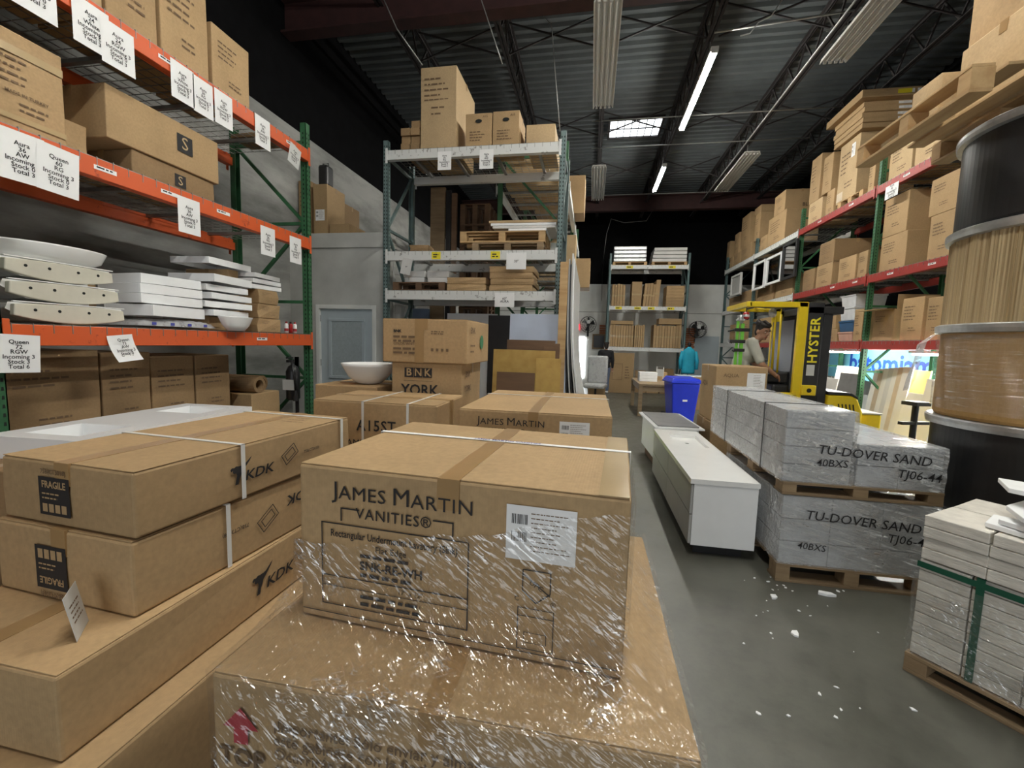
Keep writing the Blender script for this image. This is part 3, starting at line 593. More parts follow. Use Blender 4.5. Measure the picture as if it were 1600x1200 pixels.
fm.v = [p for rg in rings for p in rg]
for i in range(len(rings) - 1):
    for k in range(N): fm.f.append((i * N + k, (i + 1) * N + k, (i + 1) * N + (k + 1) % N, i * N + (k + 1) % N))
fo = fm.build('stretch_wrap', 'film_clear', None, smooth=True); tag(fo, 'clear wrinkled stretch wrap drawn over the two front cartons', 'plastic wrap')
# ------------------------------------------------------------------ long sink cartons on the left
KANG = [(-.50, -.62), (-.44, -.40), (-.37, -.16), (-.42, -.02), (-.55, -.02), (-.62, .06), (-.60, .16), (-.70, .10), (-.74, .22), (-.66, .30), (-.52, .27), (-.42, .33), (-.28, .30), (-.05, .30), (.10, .34), (.30, .48), (.55, .66), (.42, .46), (.25, .28), (.08, .12), (-.08, -.02), (-.14, -.2), (-.24, -.36), (-.30, -.62)]
def kdk_side(c, w, d, h, u, flip=False, code='75B(CT3018)', wide=False):
    o = w / 2 + .0065; s = h * .36; sg = -1 if flip else 1; vz = h * .52
    q = MB(); q.add([facept('right', u + sg * (px_ * s), vz + sg * (py_ * s), o) for px_, py_ in KANG], [tuple(range(len(KANG)))]); q.build('printed_kangaroo', 'ink', c)
    t = text(c, 'KDK', h * .26, (o, u + sg * s * 1.0, vz - sg * s * .33), 'right', 'ink', bold=.0008, sx=1.25, shear=.2, flip=flip)
    k = MB(); cu, cv = u + sg * s * (3.2 if not wide else 3.4), vz + sg * s * .1
    def ring4(a, b, rot):
        pts = [(-a, -b), (a, -b), (a, b), (-a, b)]; pts = [(x * cos(rot) - y * sin(rot) + cu, x * sin(rot) + y * cos(rot) + cv) for x, y in pts]
        for i in range(4): k.bar(facept('right', *pts[i], o), facept('right', *pts[(i + 1) % 4], o), .0022, .0006, up=(1, 0, 0))
    ring4(s * (.9 if wide else .55), s * .34, .55); ring4(s * (.5 if wide else .36), s * .2, .55); k.build('printed_sink_drawing', 'ink', c)
    text(c, code, h * .09, (o, u + sg * s * (5.0 if not wide else 5.3), vz - sg * s * .05), 'right', 'ink', flip=flip, bold=.0002)
def fragile(c, w, d, h, u, flip=False, code='75B(CT3018)'):
    o = d / 2 + .0065; sg = -1 if flip else 1; vz = h * .46
    b = face_mb([(u - .057, u + .057, vz - h * .30, vz + h * .30)], 'front', o).build('black_fragile_label', 'ink', c)
    text(b, 'FRAGILE', .026, (u, -o - .0006, vz + sg * h * .18), 'front', 'card_front', bold=.0006, flip=flip, sx=.92)
    rc = [(u - .045 + i * .0235, u - .045 + i * .0235 + .018, *sorted((vz - sg * h * .25, vz - sg * h * .12))) for i in range(4)]
    face_mb(rc, 'front', o + .0006).build('handling_symbols', 'card_front', b); print_rows(b, 'front', o + .0006, u - .045, u + .045, vz + h * .05, 2, .004, .012, 3, 'card_front')
    text(c, code, .017, (u, -o, vz + sg * h * .38), 'front', 'ink_faint', bold=.0004, flip=flip)
K1 = carton('strapped sink carton with kangaroo print, topmost of the left stack', -1.30, 1.31, 1.0845, .485, .86, .172, radians(-4.5), 'card', 'y', True, seed=11, strap=(.36, .93), jit=.5); kdk_side(K1, .485, .86, .172, -.12); fragile(K1, .485, .86, .172, -.03)
print_rows(K1, 'top', .1735, .06, .16, .33, 3, .006, .04, 3).rotation_euler = (0, 0, 0)
K2 = carton('strapped sink carton with upside-down print, second of the left stack', -1.315, 1.30, .882, .495, .86, .198, radians(-4), 'card', 'y', True, seed=12, strap=(.31,), jit=.5); kdk_side(K2, .495, .86, .198, .22, True); fragile(K2, .495, .86, .198, -.03, True)
K3 = carton('long sink carton with a white card stuck on its top, third of the left stack', -1.325, 1.30, .682, .54, 1.26, .198, radians(-1), 'card', 'y', True, seed=13, jit=.5); kdk_side(K3, .54, 1.26, .198, -.06, code='105', wide=True)
K4 = carton('widest plain carton at the bottom of the left stack', -1.30, 1.33, .40, .64, 1.40, .2795, radians(-.5), 'card', 'y', True, seed=14, jit=.3)
carton('plain carton under the left stack of sink cartons', -1.30, 1.34, .1415, .62, 1.30, .257, 0, 'card_dark', 'y', seed=15); pallet('wooden pallet under the left stack of sink cartons', -1.30, 1.34, 0, .66, 1.3, m='old_pine')
pc = MB().box(-.045, .045, 0, .0012, 0, .11).build('shipping_card', 'paper_dim', None); tag(pc, 'small white card standing up on the third left carton', 'card'); pc.location = (-1.17, .79, .8815); pc.rotation_euler = (radians(-10), 0, radians(132))
print_rows(pc, 'front', .0006, -.03, .03, .08, 4, .004, .013, 2)
# ------------------------------------------------------------------ second row of cartons behind the front pile
A15 = carton('strapped carton printed A15ST behind the left stack', -1.172, 2.47, .78, .735, .51, .47, 0, 'card', 'x', True, seed=21, strap=(.42, .78), jit=.5)
text(A15, 'A15ST', .085, (.0 + .02, -.2615, .335), 'front', 'ink', bold=.0012, sx=.95, space=1.08); text(A15, 'JAMES MARTIN', .055, (.01, -.2615, .235), 'front', 'ink', bold=0)
MB().box(.369, .3705, -.03, .03, .25, .42).build('handle_tape', 'tape', A15)
JM2 = carton('strapped sink carton with large lettering behind the front pile', -.273, 2.66, .865, .79, .96, .385, 0, 'card', 'y', True, seed=22, strap=(.72,), jit=.35); jm_print(JM2, .96, .385, False)
carton('plain carton under the A15ST carton', -1.172, 2.47, .1415, .74, .54, .637, 0, 'card_dark', 'x', seed=23); pallet('wooden pallet below the A15ST carton', -1.172, 2.47, 0, .76, .54, m='old_pine', n=5)
carton('plain carton under the farther lettered sink carton', -.27, 2.66, .1415, .78, .95, .722, 0, 'card_dark', 'x', seed=24); pallet('wooden pallet below the farther lettered sink carton', -.27, 2.66, 0, .80, .96, m='old_pine')
YK = carton('carton printed YORK carrying a wider carton', -1.10, 3.07, 1.12, .505, .50, .325, 0, 'card', 'x', True, seed=25, jit=.5)
for i, ch in enumerate('BNK'):
    q = face_mb([(-.155 + i * .067, -.155 + i * .067 + .064, .225, .29)], 'front', .2565).build('black_square', 'ink', YK); text(q, ch, .072, (-.123 + i * .067, -.2572, .2575), 'front', 'card_front', bold=.0015)
text(YK, 'YORK', .105, (-.045, -.2565, .135), 'front', 'ink', bold=.0018, sx=.95); face_mb([(-.16, .05, .20, .202)], 'front', .2565).build('printed_line', 'ink', YK); text(YK, 'COLLECTION', .02, (.12, -.2565, .055), 'front', 'ink_faint')
text(YK, 'BNK', .06, (.259, -.12, .25), 'right', 'ink_faint', bold=.001); text(YK, 'YORK', .06, (.259, -.12, .15), 'right', 'ink_faint', bold=.001)
BK = carton('wide carton with small print, topmost of the middle stack', -1.105, 3.09, 1.447, .60, .60, .295, 0, 'card', 'y', True, seed=26, jit=.5)
text(BK, 'BNK', .026, (-.19, -.3065, .21), 'front', 'ink', bold=.0012, sx=1.1); print_rows(BK, 'front', .3065, -.22, .02, .18, 2, .014, .028, 3, 'ink_faint'); text(BK, 'COLOR: WHITE', .023, (-.137, -.3065, .125), 'front', 'ink_faint', bold=.0004); print_rows(BK, 'front', .3065, -.22, .02, .10, 2, .014, .028, 5, 'ink_faint')
print_rows(BK, 'front', .3065, .05, .17, .215, 2, .007, .014, 7, 'ink_faint'); face_mb([(.05 + i * .035, .05 + i * .035 + .018, .08, .10) for i in range(4)], 'front', .3065).build('handling_symbols', 'ink_faint', BK); face_mb([(-.065, .0, 0, .295)], 'front', .3068).build('tape', 'tape', BK)
text(BK, 'BNK', .06, (.3065, -.18, .225), 'right', 'ink_faint', bold=.001); print_rows(BK, 'right', .3065, -.24, -.1, .13, 2, .012, .04, 9, 'ink_faint')
MB().lathe([(.0, 0), (.05, 0), (.05, .001), (0, .001)], 24).build('green_spot', 'ink_green', BK).matrix_local = Matrix.Translation((.3068, .06, .15)) @ Euler((0, pi / 2, 0)).to_matrix().to_4x4()
carton('plain carton under the YORK carton', -1.10, 3.13, .1415, .60, .62, .976, 0, 'card_dark', 'x', seed=27); pallet('wooden pallet below the YORK carton', -1.10, 3.13, 0, .60, .64, m='old_pine', n=5)
carton('tall plain carton left of the YORK carton, under the white basin', -1.69, 3.05, 0, .48, .50, 1.265, 0, 'card', 'x', seed=28)
bs = MB().lathe([(.07, 0), (.10, .01), (.15, .06), (.19, .13), (.197, .15), (.188, .15), (.14, .06), (.09, .025), (.0, .022)], 40, cap=False).build('vessel_sink', 'white_ceramic', None, smooth=True); tag(bs, 'round white ceramic vessel sink left of the YORK carton', 'sink'); bs.location = (-1.62, 3.0, 1.268)
# white counter top on a low carton beside the orange rack
c0, c1, c2 = P(25, 672, Z=1.13), P(90, 694, Z=1.13), P(362, 640, Z=1.13)
ang = atan2(c2.y - c1.y, c2.x - c1.x)
ct = thing('counter_top', 'long white double-basin counter top lying left of the sink cartons', 'counter top', (-2.40, 1.97, 1.03), radians(93), )
LW, LD = 1.04, .48
tp = MB().box(-LW / 2, LW / 2, -LD / 2, LD / 2, 0, .03)
for x0, x1, y0, y1 in ((-LW / 2, LW / 2, -LD / 2, -LD / 2 + .09), (-LW / 2, LW / 2, LD / 2 - .1, LD / 2), (-LW / 2, -LW / 2 + .08, -LD / 2 + .09, LD / 2 - .1), (LW / 2 - .08, LW / 2, -LD / 2 + .09, LD / 2 - .1), (-.20, .20, -LD / 2 + .09, LD / 2 - .1)): tp.box(x0, x1, y0, y1, .03, .10)
tp.build('basin_slab', 'white_lacquer', ct)
for xx in (-.36, .36): MB().lathe([(.02, .0305), (.02, .034), (.0, .034)], 16, c=(xx, 0)).build('drain', 'chrome', ct)
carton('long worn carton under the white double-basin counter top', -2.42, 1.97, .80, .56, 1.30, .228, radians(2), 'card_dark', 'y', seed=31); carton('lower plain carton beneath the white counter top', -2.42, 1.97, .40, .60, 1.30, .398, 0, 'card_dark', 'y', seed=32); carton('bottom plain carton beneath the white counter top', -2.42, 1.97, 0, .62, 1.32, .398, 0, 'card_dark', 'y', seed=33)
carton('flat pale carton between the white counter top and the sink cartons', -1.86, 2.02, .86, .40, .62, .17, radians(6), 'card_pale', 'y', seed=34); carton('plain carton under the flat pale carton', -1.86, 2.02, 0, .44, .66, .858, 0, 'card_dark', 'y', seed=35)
pallet('empty old pallet lying on the floor at the left edge', -2.35, .95, 0, .55, .5, m='board_brown', n=4); carton('dark carton on the old pallet at the left edge', -2.35, .95, .142, .5, .44, .45, 0, 'card_dark', 'x', seed=36)
# ------------------------------------------------------------------ orange rack on the left: cartons and sinks
def left_carton(label, pa, pb, top, z, depth, xf=-3.36, m='card', **k):
    """carton whose aisle face spans photo columns pa..pb (row top) at X = xf"""
    ya, yb = P(pa, top, X=xf).y, P(pb, top, X=xf).y; zt = P((pa + pb) / 2, top, X=xf).z
    return carton(label, xf - depth / 2, (ya + yb) / 2, z, yb - ya - .012, depth, zt - z, pi / 2, m, **k)
ZA, ZB, ZC = (z + .0105 for z in LZ)
g = 'cartons on the top orange shelf'
def lc(label, y0, y1, z, h, depth=.6, xf=-3.36, **k): return carton(label, xf - depth / 2, (y0 + y1) / 2, z, y1 - y0, depth, h, pi / 2, **k)
lc('tall carton on the top orange shelf, nearest the camera', 2.15, 2.62, ZC, .80, lines='front', seed=41, group=g, tape='x')
lc('tall carton on the top orange shelf, second from the camera', 2.645, 3.005, ZC, .86, lines='front', seed=42, group=g)
lc('tall carton on the top orange shelf, third from the camera', 3.035, 3.46, ZC, .80, lines='front', seed=43, group=g)
lc('shorter carton on the top orange shelf, farthest from the camera', 3.50, 3.92, ZC, .57, lines='front', seed=44, group=g)
g = 'cartons on the middle orange shelf'
c = lc('large taped carton with print at the near end of the middle orange shelf', 1.97, 2.36, ZB, .56, .62, lines='front', seed=45, group=g); text(c, 'MADE IN TURKEY', .026, (.0, -.3205, .215), 'front', 'ink_faint', bold=.0006)
face_mb([(-.19, .19, .43, .475)], 'front', .319).build('clear_tape', 'tape_clear', c); face_mb([(-.19, .19, .06, .09)], 'front', .319).build('clear_tape', 'tape_clear', c)
lc('crumpled low carton between two large cartons on the middle orange shelf', 2.40, 2.58, ZB, .25, .4, -3.5, seed=46, group=g)
lc('brown carton hidden behind the monogram cartons on the middle orange shelf', 2.42, 2.95, ZB + .254, .20, .30, -3.72, m='card_dark', seed=50, group=g) if False else None
c = lc('wide carton with a black monogram square, lower one on the middle orange shelf', 2.80, 3.52, ZB, .20, .55, -3.40, seed=47, group=g, m='card_dark')
face_mb([(-.03, .07, .05, .15)], 'front', .2835).build('black_monogram_square', 'ink', c); text(c, 'S', .10, (.02, -.2845, .10), 'front', 'card_pale')
c = lc('wide carton with a black monogram square, upper one on the middle orange shelf', 2.62, 3.55, ZB + .202, .36, .60, -3.38, seed=48, group=g)
face_mb([(.06, .20, .13, .27)], 'front', .3085).build('black_monogram_square', 'ink', c); text(c, 'S', .14, (.13, -.3095, .20), 'front', 'card_pale')
lc('flat worn carton on top of the far end of the orange rack', 4.32, 4.62, ZC, .04, .5, -3.45, seed=49, m='card_dark')
for k, (y0, zz_, h_) in enumerate(((-.8, ZA, .8), (.55, ZA, .85), (-.8, ZB, .75), (.55, ZB, .8), (-.8, ZC, .8), (.55, ZC, .85), (-.8, 0, 1.3), (.55, 0, 1.3))): lc('large unseen carton added for shade in the near bay of the orange rack, %s, %s' % (('bottom shelf', 'middle shelf', 'top shelf', 'floor')[k // 2], ('nearer the dock', 'nearer the sinks')[k % 2]), y0, y0 + 1.25, zz_, h_, .85, -3.38, seed=300 + k, m='card_dark', group='near bay shading cartons')  # out-of-view cartons added to darken the back of the left rack
# under the bottom shelf
g = 'cartons below the bottom orange shelf'
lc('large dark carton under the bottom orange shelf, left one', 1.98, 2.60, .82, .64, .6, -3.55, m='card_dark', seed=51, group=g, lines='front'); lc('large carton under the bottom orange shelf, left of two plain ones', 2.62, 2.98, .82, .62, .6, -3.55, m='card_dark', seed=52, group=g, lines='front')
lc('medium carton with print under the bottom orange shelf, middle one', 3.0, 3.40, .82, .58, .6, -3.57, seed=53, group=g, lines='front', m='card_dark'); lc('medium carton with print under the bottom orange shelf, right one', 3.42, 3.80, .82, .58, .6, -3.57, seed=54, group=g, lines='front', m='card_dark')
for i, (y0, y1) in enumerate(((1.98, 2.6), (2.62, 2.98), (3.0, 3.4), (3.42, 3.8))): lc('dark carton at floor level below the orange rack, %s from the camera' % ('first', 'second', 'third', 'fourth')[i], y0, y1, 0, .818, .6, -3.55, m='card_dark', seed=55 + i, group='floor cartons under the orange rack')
lc('small carton carrying brown paper rolls below the orange rack', 4.0, 4.42, .62, .36, .5, -3.5, seed=60); lc('plain carton at the floor beside the fire extinguisher', 4.0, 4.42, 0, .618, .5, -3.5, m='card_dark', seed=61)
for i, (y, x) in enumerate(((4.12, -3.5), (4.30, -3.62))):
    o = MB().lathe([(.055, 0), (.085, 0), (.085, .75), (.055, .75), (.055, 0)], 24, cap=False).build('paper_roll', 'card_dark', None, smooth=False); tag(o, ('brown cardboard roll lying below the orange rack, nearer one', 'brown cardboard roll lying below the orange rack, farther one')[i], 'roll'); o.rotation_euler = (0, -pi / 2, 0); o.location = (x, y, .982 + .086)
tr_ = MB(); 
for k in range(20):
    a0, a1 = 2 * pi * k / 20, 2 * pi * (k + 1) / 20; tr_.tube([(cos(a0) * .2, sin(a0) * .2, 0), (cos(a1) * .2, sin(a1) * .2, 0)], .055, 8, cap=False)
o = tr_.build('hose_coil', 'black_plastic', None, smooth=True); tag(o, 'black coil leaning below the far end of the orange rack', 'hose'); o.rotation_euler = (0, radians(70), 0); o.location = (-3.15, 4.1, .25)
fe = thing('fire_extinguisher', 'black fire extinguisher hanging by the far post of the orange rack', 'extinguisher', (-3.42, 4.55, .86))
MB().lathe([(.0, 0), (.06, .0), (.075, .02), (.075, .33), (.05, .39), (.02, .41), (.02, .44), (0, .44)], 20).build('cylinder', 'black_plastic', fe, smooth=True); MB().box(-.015, .015, -.09, .02, .44, .47).box(-.012, .012, -.1, .0, .485, .5).build('handle', 'black_metal', fe)
MB().tube([(0, -.02, .46), (.05, -.08, .45), (.09, -.1, .3), (.09, -.08, .12)], .012, 8).build('hose', 'black_plastic', fe, smooth=True); MB().lathe([(.012, 0), (.03, -.12)], 12, c=(.09, -.08)).build('nozzle', 'black_plastic', fe).location = (0, 0, .12); MB().box(-.078, .078, -.077, -.075, .12, .24).build('instruction_label', 'paper_dim', fe); MB().box(-.02, .02, .06, .09, .2, .5).build('wall_bracket', 'black_metal', fe); MB().box(-.02, .02, .06, .075, -.86, .5).build('mounting_post', 'steel_dark', fe)
# sinks and boxes on the bottom shelf
def under_sink(label, y, x, z, rz=0):
    """wall-hung basin lying front down: long rounded body, drilled back edge"""
    o = thing('ceramic_sink', label, 'sink', (x, y, z), pi / 2 + rz, 'stacked wall-hung sinks')
    pts = []; n_ = 24
    for k in range(n_ + 1):
        u = -1 + 2 * k / n_; pts.append((u * .30, .0 + .07 * (u * u) ** 1.0 * .55))
    out = [(p[0], p[1]) for p in pts] + [(p[0] * .98, .105 + .012 * (1 - (p[0] / .3) ** 2)) for p in reversed(pts)]
    MB().prism(out, -.018, .02, 'xz').build('back_edge', 'ceramic_raw', o, bevel=.006)
    b = MB(); rings_ = []
    for j, (yy, sc, zl, zh) in enumerate(((.02, .99, .012, .108), (.12, .97, .0, .112), (.26, .90, .0, .112), (.36, .75, .01, .108), (.40, .55, .03, .10))):
        rings_.append([(-.3 * sc, yy, zh), (-.31 * sc, yy, (zl + zh) / 2 + .02), (-.2 * sc, yy, zl + .01), (0, yy, zl), (.2 * sc, yy, zl + .01), (.31 * sc, yy, (zl + zh) / 2 + .02), (.3 * sc, yy, zh)])
    b.v = [p for rg in rings_ for p in rg]
    for j in range(4):
        for k in range(7): b.f.append((j * 7 + k, j * 7 + (k + 1) % 7, (j + 1) * 7 + (k + 1) % 7, (j + 1) * 7 + k))
    b.f.append(tuple(range(7))); b.f.append(tuple(range(28, 35))[::-1]); b.build('basin', 'white_ceramic', o, bevel=.01, smooth=False)
    for u in (-.2, -.08, .08, .2): MB().tube([(u, -.0195, .075 + .0), (u, -.0175, .075)], .009, 10).build('fixing_hole', 'hole_dark', o)
    MB().box(-.3, .3, -.02, .0, .117, .124).build('rim', 'white_ceramic', o, bevel=.003)
    return o
for k, wd in enumerate(('bottom', 'middle', 'top')): under_sink('white wall-hung sink with drilled beige edge, %s of three at the left shelf end' % wd, 2.31 - .015 * k, -3.33 - .01 * k, ZA + .004 + k * .130, .04 * (k - 1))
ov = MB().lathe([(.0, 0), (.24, 0), (.30, .03), (.33, .09), (.335, .10), (.31, .10), (.25, .04), (0, .035)], 48, cap=False, sx=1.0, sy=.72).build('oval_basin', 'white_ceramic', None, smooth=True); tag(ov, 'large white oval basin lying on the three stacked sinks', 'sink'); ov.location = (-3.56, 2.33, ZA + .398); ov.rotation_euler = (0, 0, pi / 2)
lc('upright brown carton with a white label behind the stacked sinks', 2.56, 2.80, ZA, .40, .2, -3.80, seed=62)
label_sheet(bpy.data.objects['carton.%03d' % (len([o for o in bpy.data.objects if o.name.startswith('carton')]) - 1)], 'front', .108, -.08, .06, .14, .34, 8)
def white_box(label, y, x, z, l, d, h, rz=0, m='foam', tilt=0, open_=False):
    o = thing('white_counter_box', label, 'sink top', (x, y, z), pi / 2 + rz, 'white sink tops on the bottom orange shelf'); t = .012
    sh = MB()
    sh.box(-l / 2, l / 2, -d / 2, -d / 2 + t, 0, h).box(-l / 2, l / 2, d / 2 - t, d / 2, 0, h).box(-l / 2, -l / 2 + t, -d / 2 + t, d / 2 - t, 0, h).box(l / 2 - t, l / 2, -d / 2 + t, d / 2 - t, 0, h)
    sh.build('apron', m, o, bevel=.003); MB().box(-l / 2 + t, l / 2 - t, -d / 2 + t, d / 2 - t, h - t, h).build('top_slab', m, o)
    if tilt: o.rotation_euler = (0, tilt, pi / 2 + rz)
    return o
z = ZA + .165
def wb(label, y, x, z, l, d, h, rz=0, **k): return white_box(label, y, x, z, l, d, h, rz, **k)
bw = MB(); nx_, ny_ = 30, 14; r5 = random.Random(8)
for i in range(nx_ + 1):
    for j in range(ny_ + 1):
        u, v = i / nx_, j / ny_; e = min(u, 1 - u, v, 1 - v); hgt = .012 + .06 * min(1, e * 7) ** .6 * (.75 + .25 * r5.random()); bw.v.append((-.34 + .68 * u, -.20 + .40 * v, hgt))
for i in range(nx_):
    for j in range(ny_): a_ = i * (ny_ + 1) + j; bw.f.append((a_, a_ + ny_ + 1, a_ + ny_ + 2, a_ + 1))
bw.v += [(x_, y_, 0) for x_, y_, z_ in bw.v[:]]; n0 = (nx_ + 1) * (ny_ + 1)
for f in bw.f[:]: bw.f.append(tuple(i + n0 for i in f)[::-1])
o = bw.build('bubble_wrap_bundle', 'film_milky', None, smooth=True); tag(o, 'crumpled clear plastic bag with blue print on the bottom orange shelf', 'plastic bag'); o.location = (-3.50, 3.06, ZA + .003); o.rotation_euler = (0, 0, pi / 2)
for k in range(4): MB().box(-.26 + k * .15, -.225 + k * .15, -.206, -.2055, .02, .04).build('blue_mark', 'ink_blue', o)
wb('thick bright white sink top tilted on the plastic bag', 3.03, -3.50, ZA + .09, .54, .38, .085, .16)
for k, (dx, l) in enumerate(((0, .62), (-.02, .60), (-.05, .56))): wb('white sink top, %s of the left stack on the bottom orange shelf' % ('lowest', 'middle', 'highest')[k], 3.02 + .01 * k, -3.54, ZA + .185 + k * .076, l * .85, .42, .072, -.05 * k)
for k, (dy, l, d) in enumerate(((0, .46, .40), (.02, .50, .42), (.04, .50, .42), (.01, .46, .38), (.05, .50, .44))): wb('white sink top, %s from the bottom in the stack right of the plastic bag' % ('first', 'second', 'third', 'fourth', 'fifth')[k], 3.60 + dy * .3, -3.55, ZA + .13 + k * .075, l, d, .055 if k < 4 else .07, (.1, -.08, .06, -.05, .1)[k])
lc('flat brown carton under the right stack of white sink tops', 3.43, 3.80, ZA, .128, .42, -3.42, seed=63); 
ss = MB().lathe([(.0, 0), (.12, 0), (.19, .06), (.24, .14), (.245, .15), (.23, .15), (.0, .04)], 40, cap=False, sx=1, sy=.7).build('white_basin', 'white_ceramic', None, smooth=True); tag(ss, 'pointed white ceramic basin at the shelf edge right of the plastic bag', 'sink'); ss.location = (-3.36 - .03, 3.50, ZA + .0) ; ss.location = (-3.22, 3.52, ZA); ss.rotation_euler = (0, 0, pi / 2); ss.scale = (.75, .5, .85)
lc('tall brown carton behind the white sink tops', 3.88, 4.01, ZA, .62, .5, -3.62, seed=64, lines='front'); wb('white sink top lying on the tall brown carton', 3.82, -3.74, ZA + .623, .55, .40, .06, .06)
for k in range(3): lc('crushed brown carton at the far end of the bottom orange shelf, %s of three' % ('lowest', 'middle', 'topmost')[k], 4.12, 4.46 - .03 * k, ZA + k * .152, .15, .38, -3.50 + .01 * k, seed=65 + k, lines='front', jit=3.)
for k in range(3): wb('white sink top at the far end of the bottom orange shelf, %s of three' % ('lowest', 'middle', 'topmost')[k], 4.26, -3.66, ZA + .457 + k * .058, .42, .34, .045, .1 * (k - 1))
for k, (y, m_) in enumerate(((4.30, 'paper'), (4.35, 'can_red'), (4.40, 'paper'))):
    o = thing('spray_can', ('white and red can at the shelf edge, left of three', 'dark red can at the shelf edge, middle of three', 'white and red can at the shelf edge, right of three')[k], 'can', (-3.30, y + .0 + .02 * k, ZA), 0, 'cans on the bottom orange shelf')
    MB().lathe([(.0, 0), (.02, 0), (.02, .09), (.013, .105), (0, .105)], 16).build('body', m_, o, smooth=True); MB().lathe([(.011, .105), (.011, .125), (0, .125)], 12).build('cap', 'can_red' if k != 1 else 'black_plastic', o)
    if k != 1: MB().lathe([(.0203, .02), (.0203, .05)], 16, cap=False).build('red_band', 'can_red', o)
# paper stock signs
def sign(label, x, y, ztop, face_rz, lines_, w=.216, h=.28, tilt=0., skew=0., x_off=0., m='paper', curl=.0, grp='stock signs taped to the racks'):
    o = thing('paper_sign', label, 'sign', (x, y, ztop), face_rz, grp); q = MB(); n_ = 8
    for k in range(n_ + 1):
        v = k / n_; yy = -curl * v * v; q.v += [(-w / 2 + skew * v, yy, -h * v), (w / 2 + skew * v, yy, -h * v)]
    for k in range(n_): q.f.append((2 * k, 2 * k + 2, 2 * k + 3, 2 * k + 1))
    q.build('sheet', m, o); s_ = w / .216
    t = text(o, '\n'.join(lines_), .036 * s_, (skew * .5, -.0016 - curl * .5, -h * .52), 'front', 'ink', bold=.0005, line=.86)
    if curl: t.rotation_euler.x += -curl * 2.5 / .28 * .3
    if tilt: o.rotation_euler = (0, tilt, face_rz)
    return o
def lsign(label, px, py, z, lines_, **k):
    p = P(px, py, X=LX + .046); return sign(label, LX + .046, p.y, z, pi / 2, lines_, **k)
ST = ['Incoming 3', 'Stock 0', 'Total 3']
lsign('white stock sign cut by the top left photo corner, top orange beam', 55, 10, LZ[2] - .02, ['Aura', '24'] + ST); lsign('white stock sign on the top orange beam, first of the overlapping pair', 143, 40, LZ[2] - .03, ['Aura', '24', 'White'] + ST); o = lsign('white stock sign on the top orange beam, second of the overlapping pair', 184, 70, LZ[2] - .06, ['Aura', '24', 'RGW'] + ST); o.location.x += .003
lsign('white stock sign on the top orange beam, first of the three in a row', 286, 140, LZ[2] - .02, ['Aura', '30', 'White'] + ST, w=.2); lsign('white stock sign on the top orange beam, second of the three in a row', 318, 160, LZ[2] - .03, ['Aura', '30', 'RG'] + ST, w=.19); lsign('white stock sign on the top orange beam, third of the three in a row', 350, 180, LZ[2] - .02, ['Aura', '30', 'RGW'] + ST, w=.19)
lsign('white stock sign on the top orange beam near the far post', 411, 220, LZ[2] - .0, ['Aura', '36', 'AW'] + ST, w=.2); lsign('drooping stock sign on the top orange beam beside the far post', 463, 250, LZ[2] - .06, ['Aura', '36'] + ST, w=.18, h=.22, tilt=.25, m='paper_dim')
lsign('stock sign reading Aura 36 AW at the near end of the middle orange beam', 36, 255, LZ[1] - .02, ['Aura', '36', 'AW', 'Incoming 3', 'Stock 0', 'Total 3']); lsign('stock sign reading Queen 60 RG on the middle orange beam', 94, 275, LZ[1] - .03, ['Queen', '60', 'RG', 'Incoming 3', 'Stock 0', 'Total 3'], tilt=.06).location.x += .004
lsign('stock sign at mid-length of the middle orange beam', 296, 340, LZ[1] - .05, ['Aura', '36', 'AW'] + ST, w=.2); lsign('stock sign on the middle orange beam, left one near the far post', 419, 382, LZ[1] - .05, ['Aura', '36', 'RG'] + ST, w=.2); lsign('stock sign on the middle orange beam, beside the far post', 462, 395, LZ[1] - .05, ['Aura', '30', 'RG'] + ST, w=.19)
lsign('stock sign reading Queen 72 RGW below the bottom orange beam', 32, 560, LZ[0] - .06, ['Queen', '72', 'RGW', 'Incoming 3', 'Stock 3', 'Total 6'], w=.2, h=.22, tilt=.05); lsign('curled torn stock sign under the bottom orange beam', 188, 545, LZ[0] - .05, ['Queen', '72', 'AW'] + ST, w=.17, h=.18, curl=.07, tilt=-.1)
for k, (px, py, z) in enumerate(((262, 100, 2), (455, 238, 2), (166, 277, 1), (266, 312, 1), (350, 345, 1), (410, 532, 0))):
    p = P(px, py, X=LX + .04); o = MB().box(0, .001, -.07, .07, -.014, .014).build('beam_label', 'paper', None); tag(o, 'small white code strip on the %s orange beam, %s' % (('bottom', 'middle', 'top')[z], ('left one', 'right one', 'left of three', 'middle of three', 'right of three', 'near the cans')[k]), 'label'); o.location = (LX + .0375, p.y, LZ[z] - .06); print_rows(o, 'right', .0016, -.055, .055, .008, 1, .01, .02, k, 'ink')
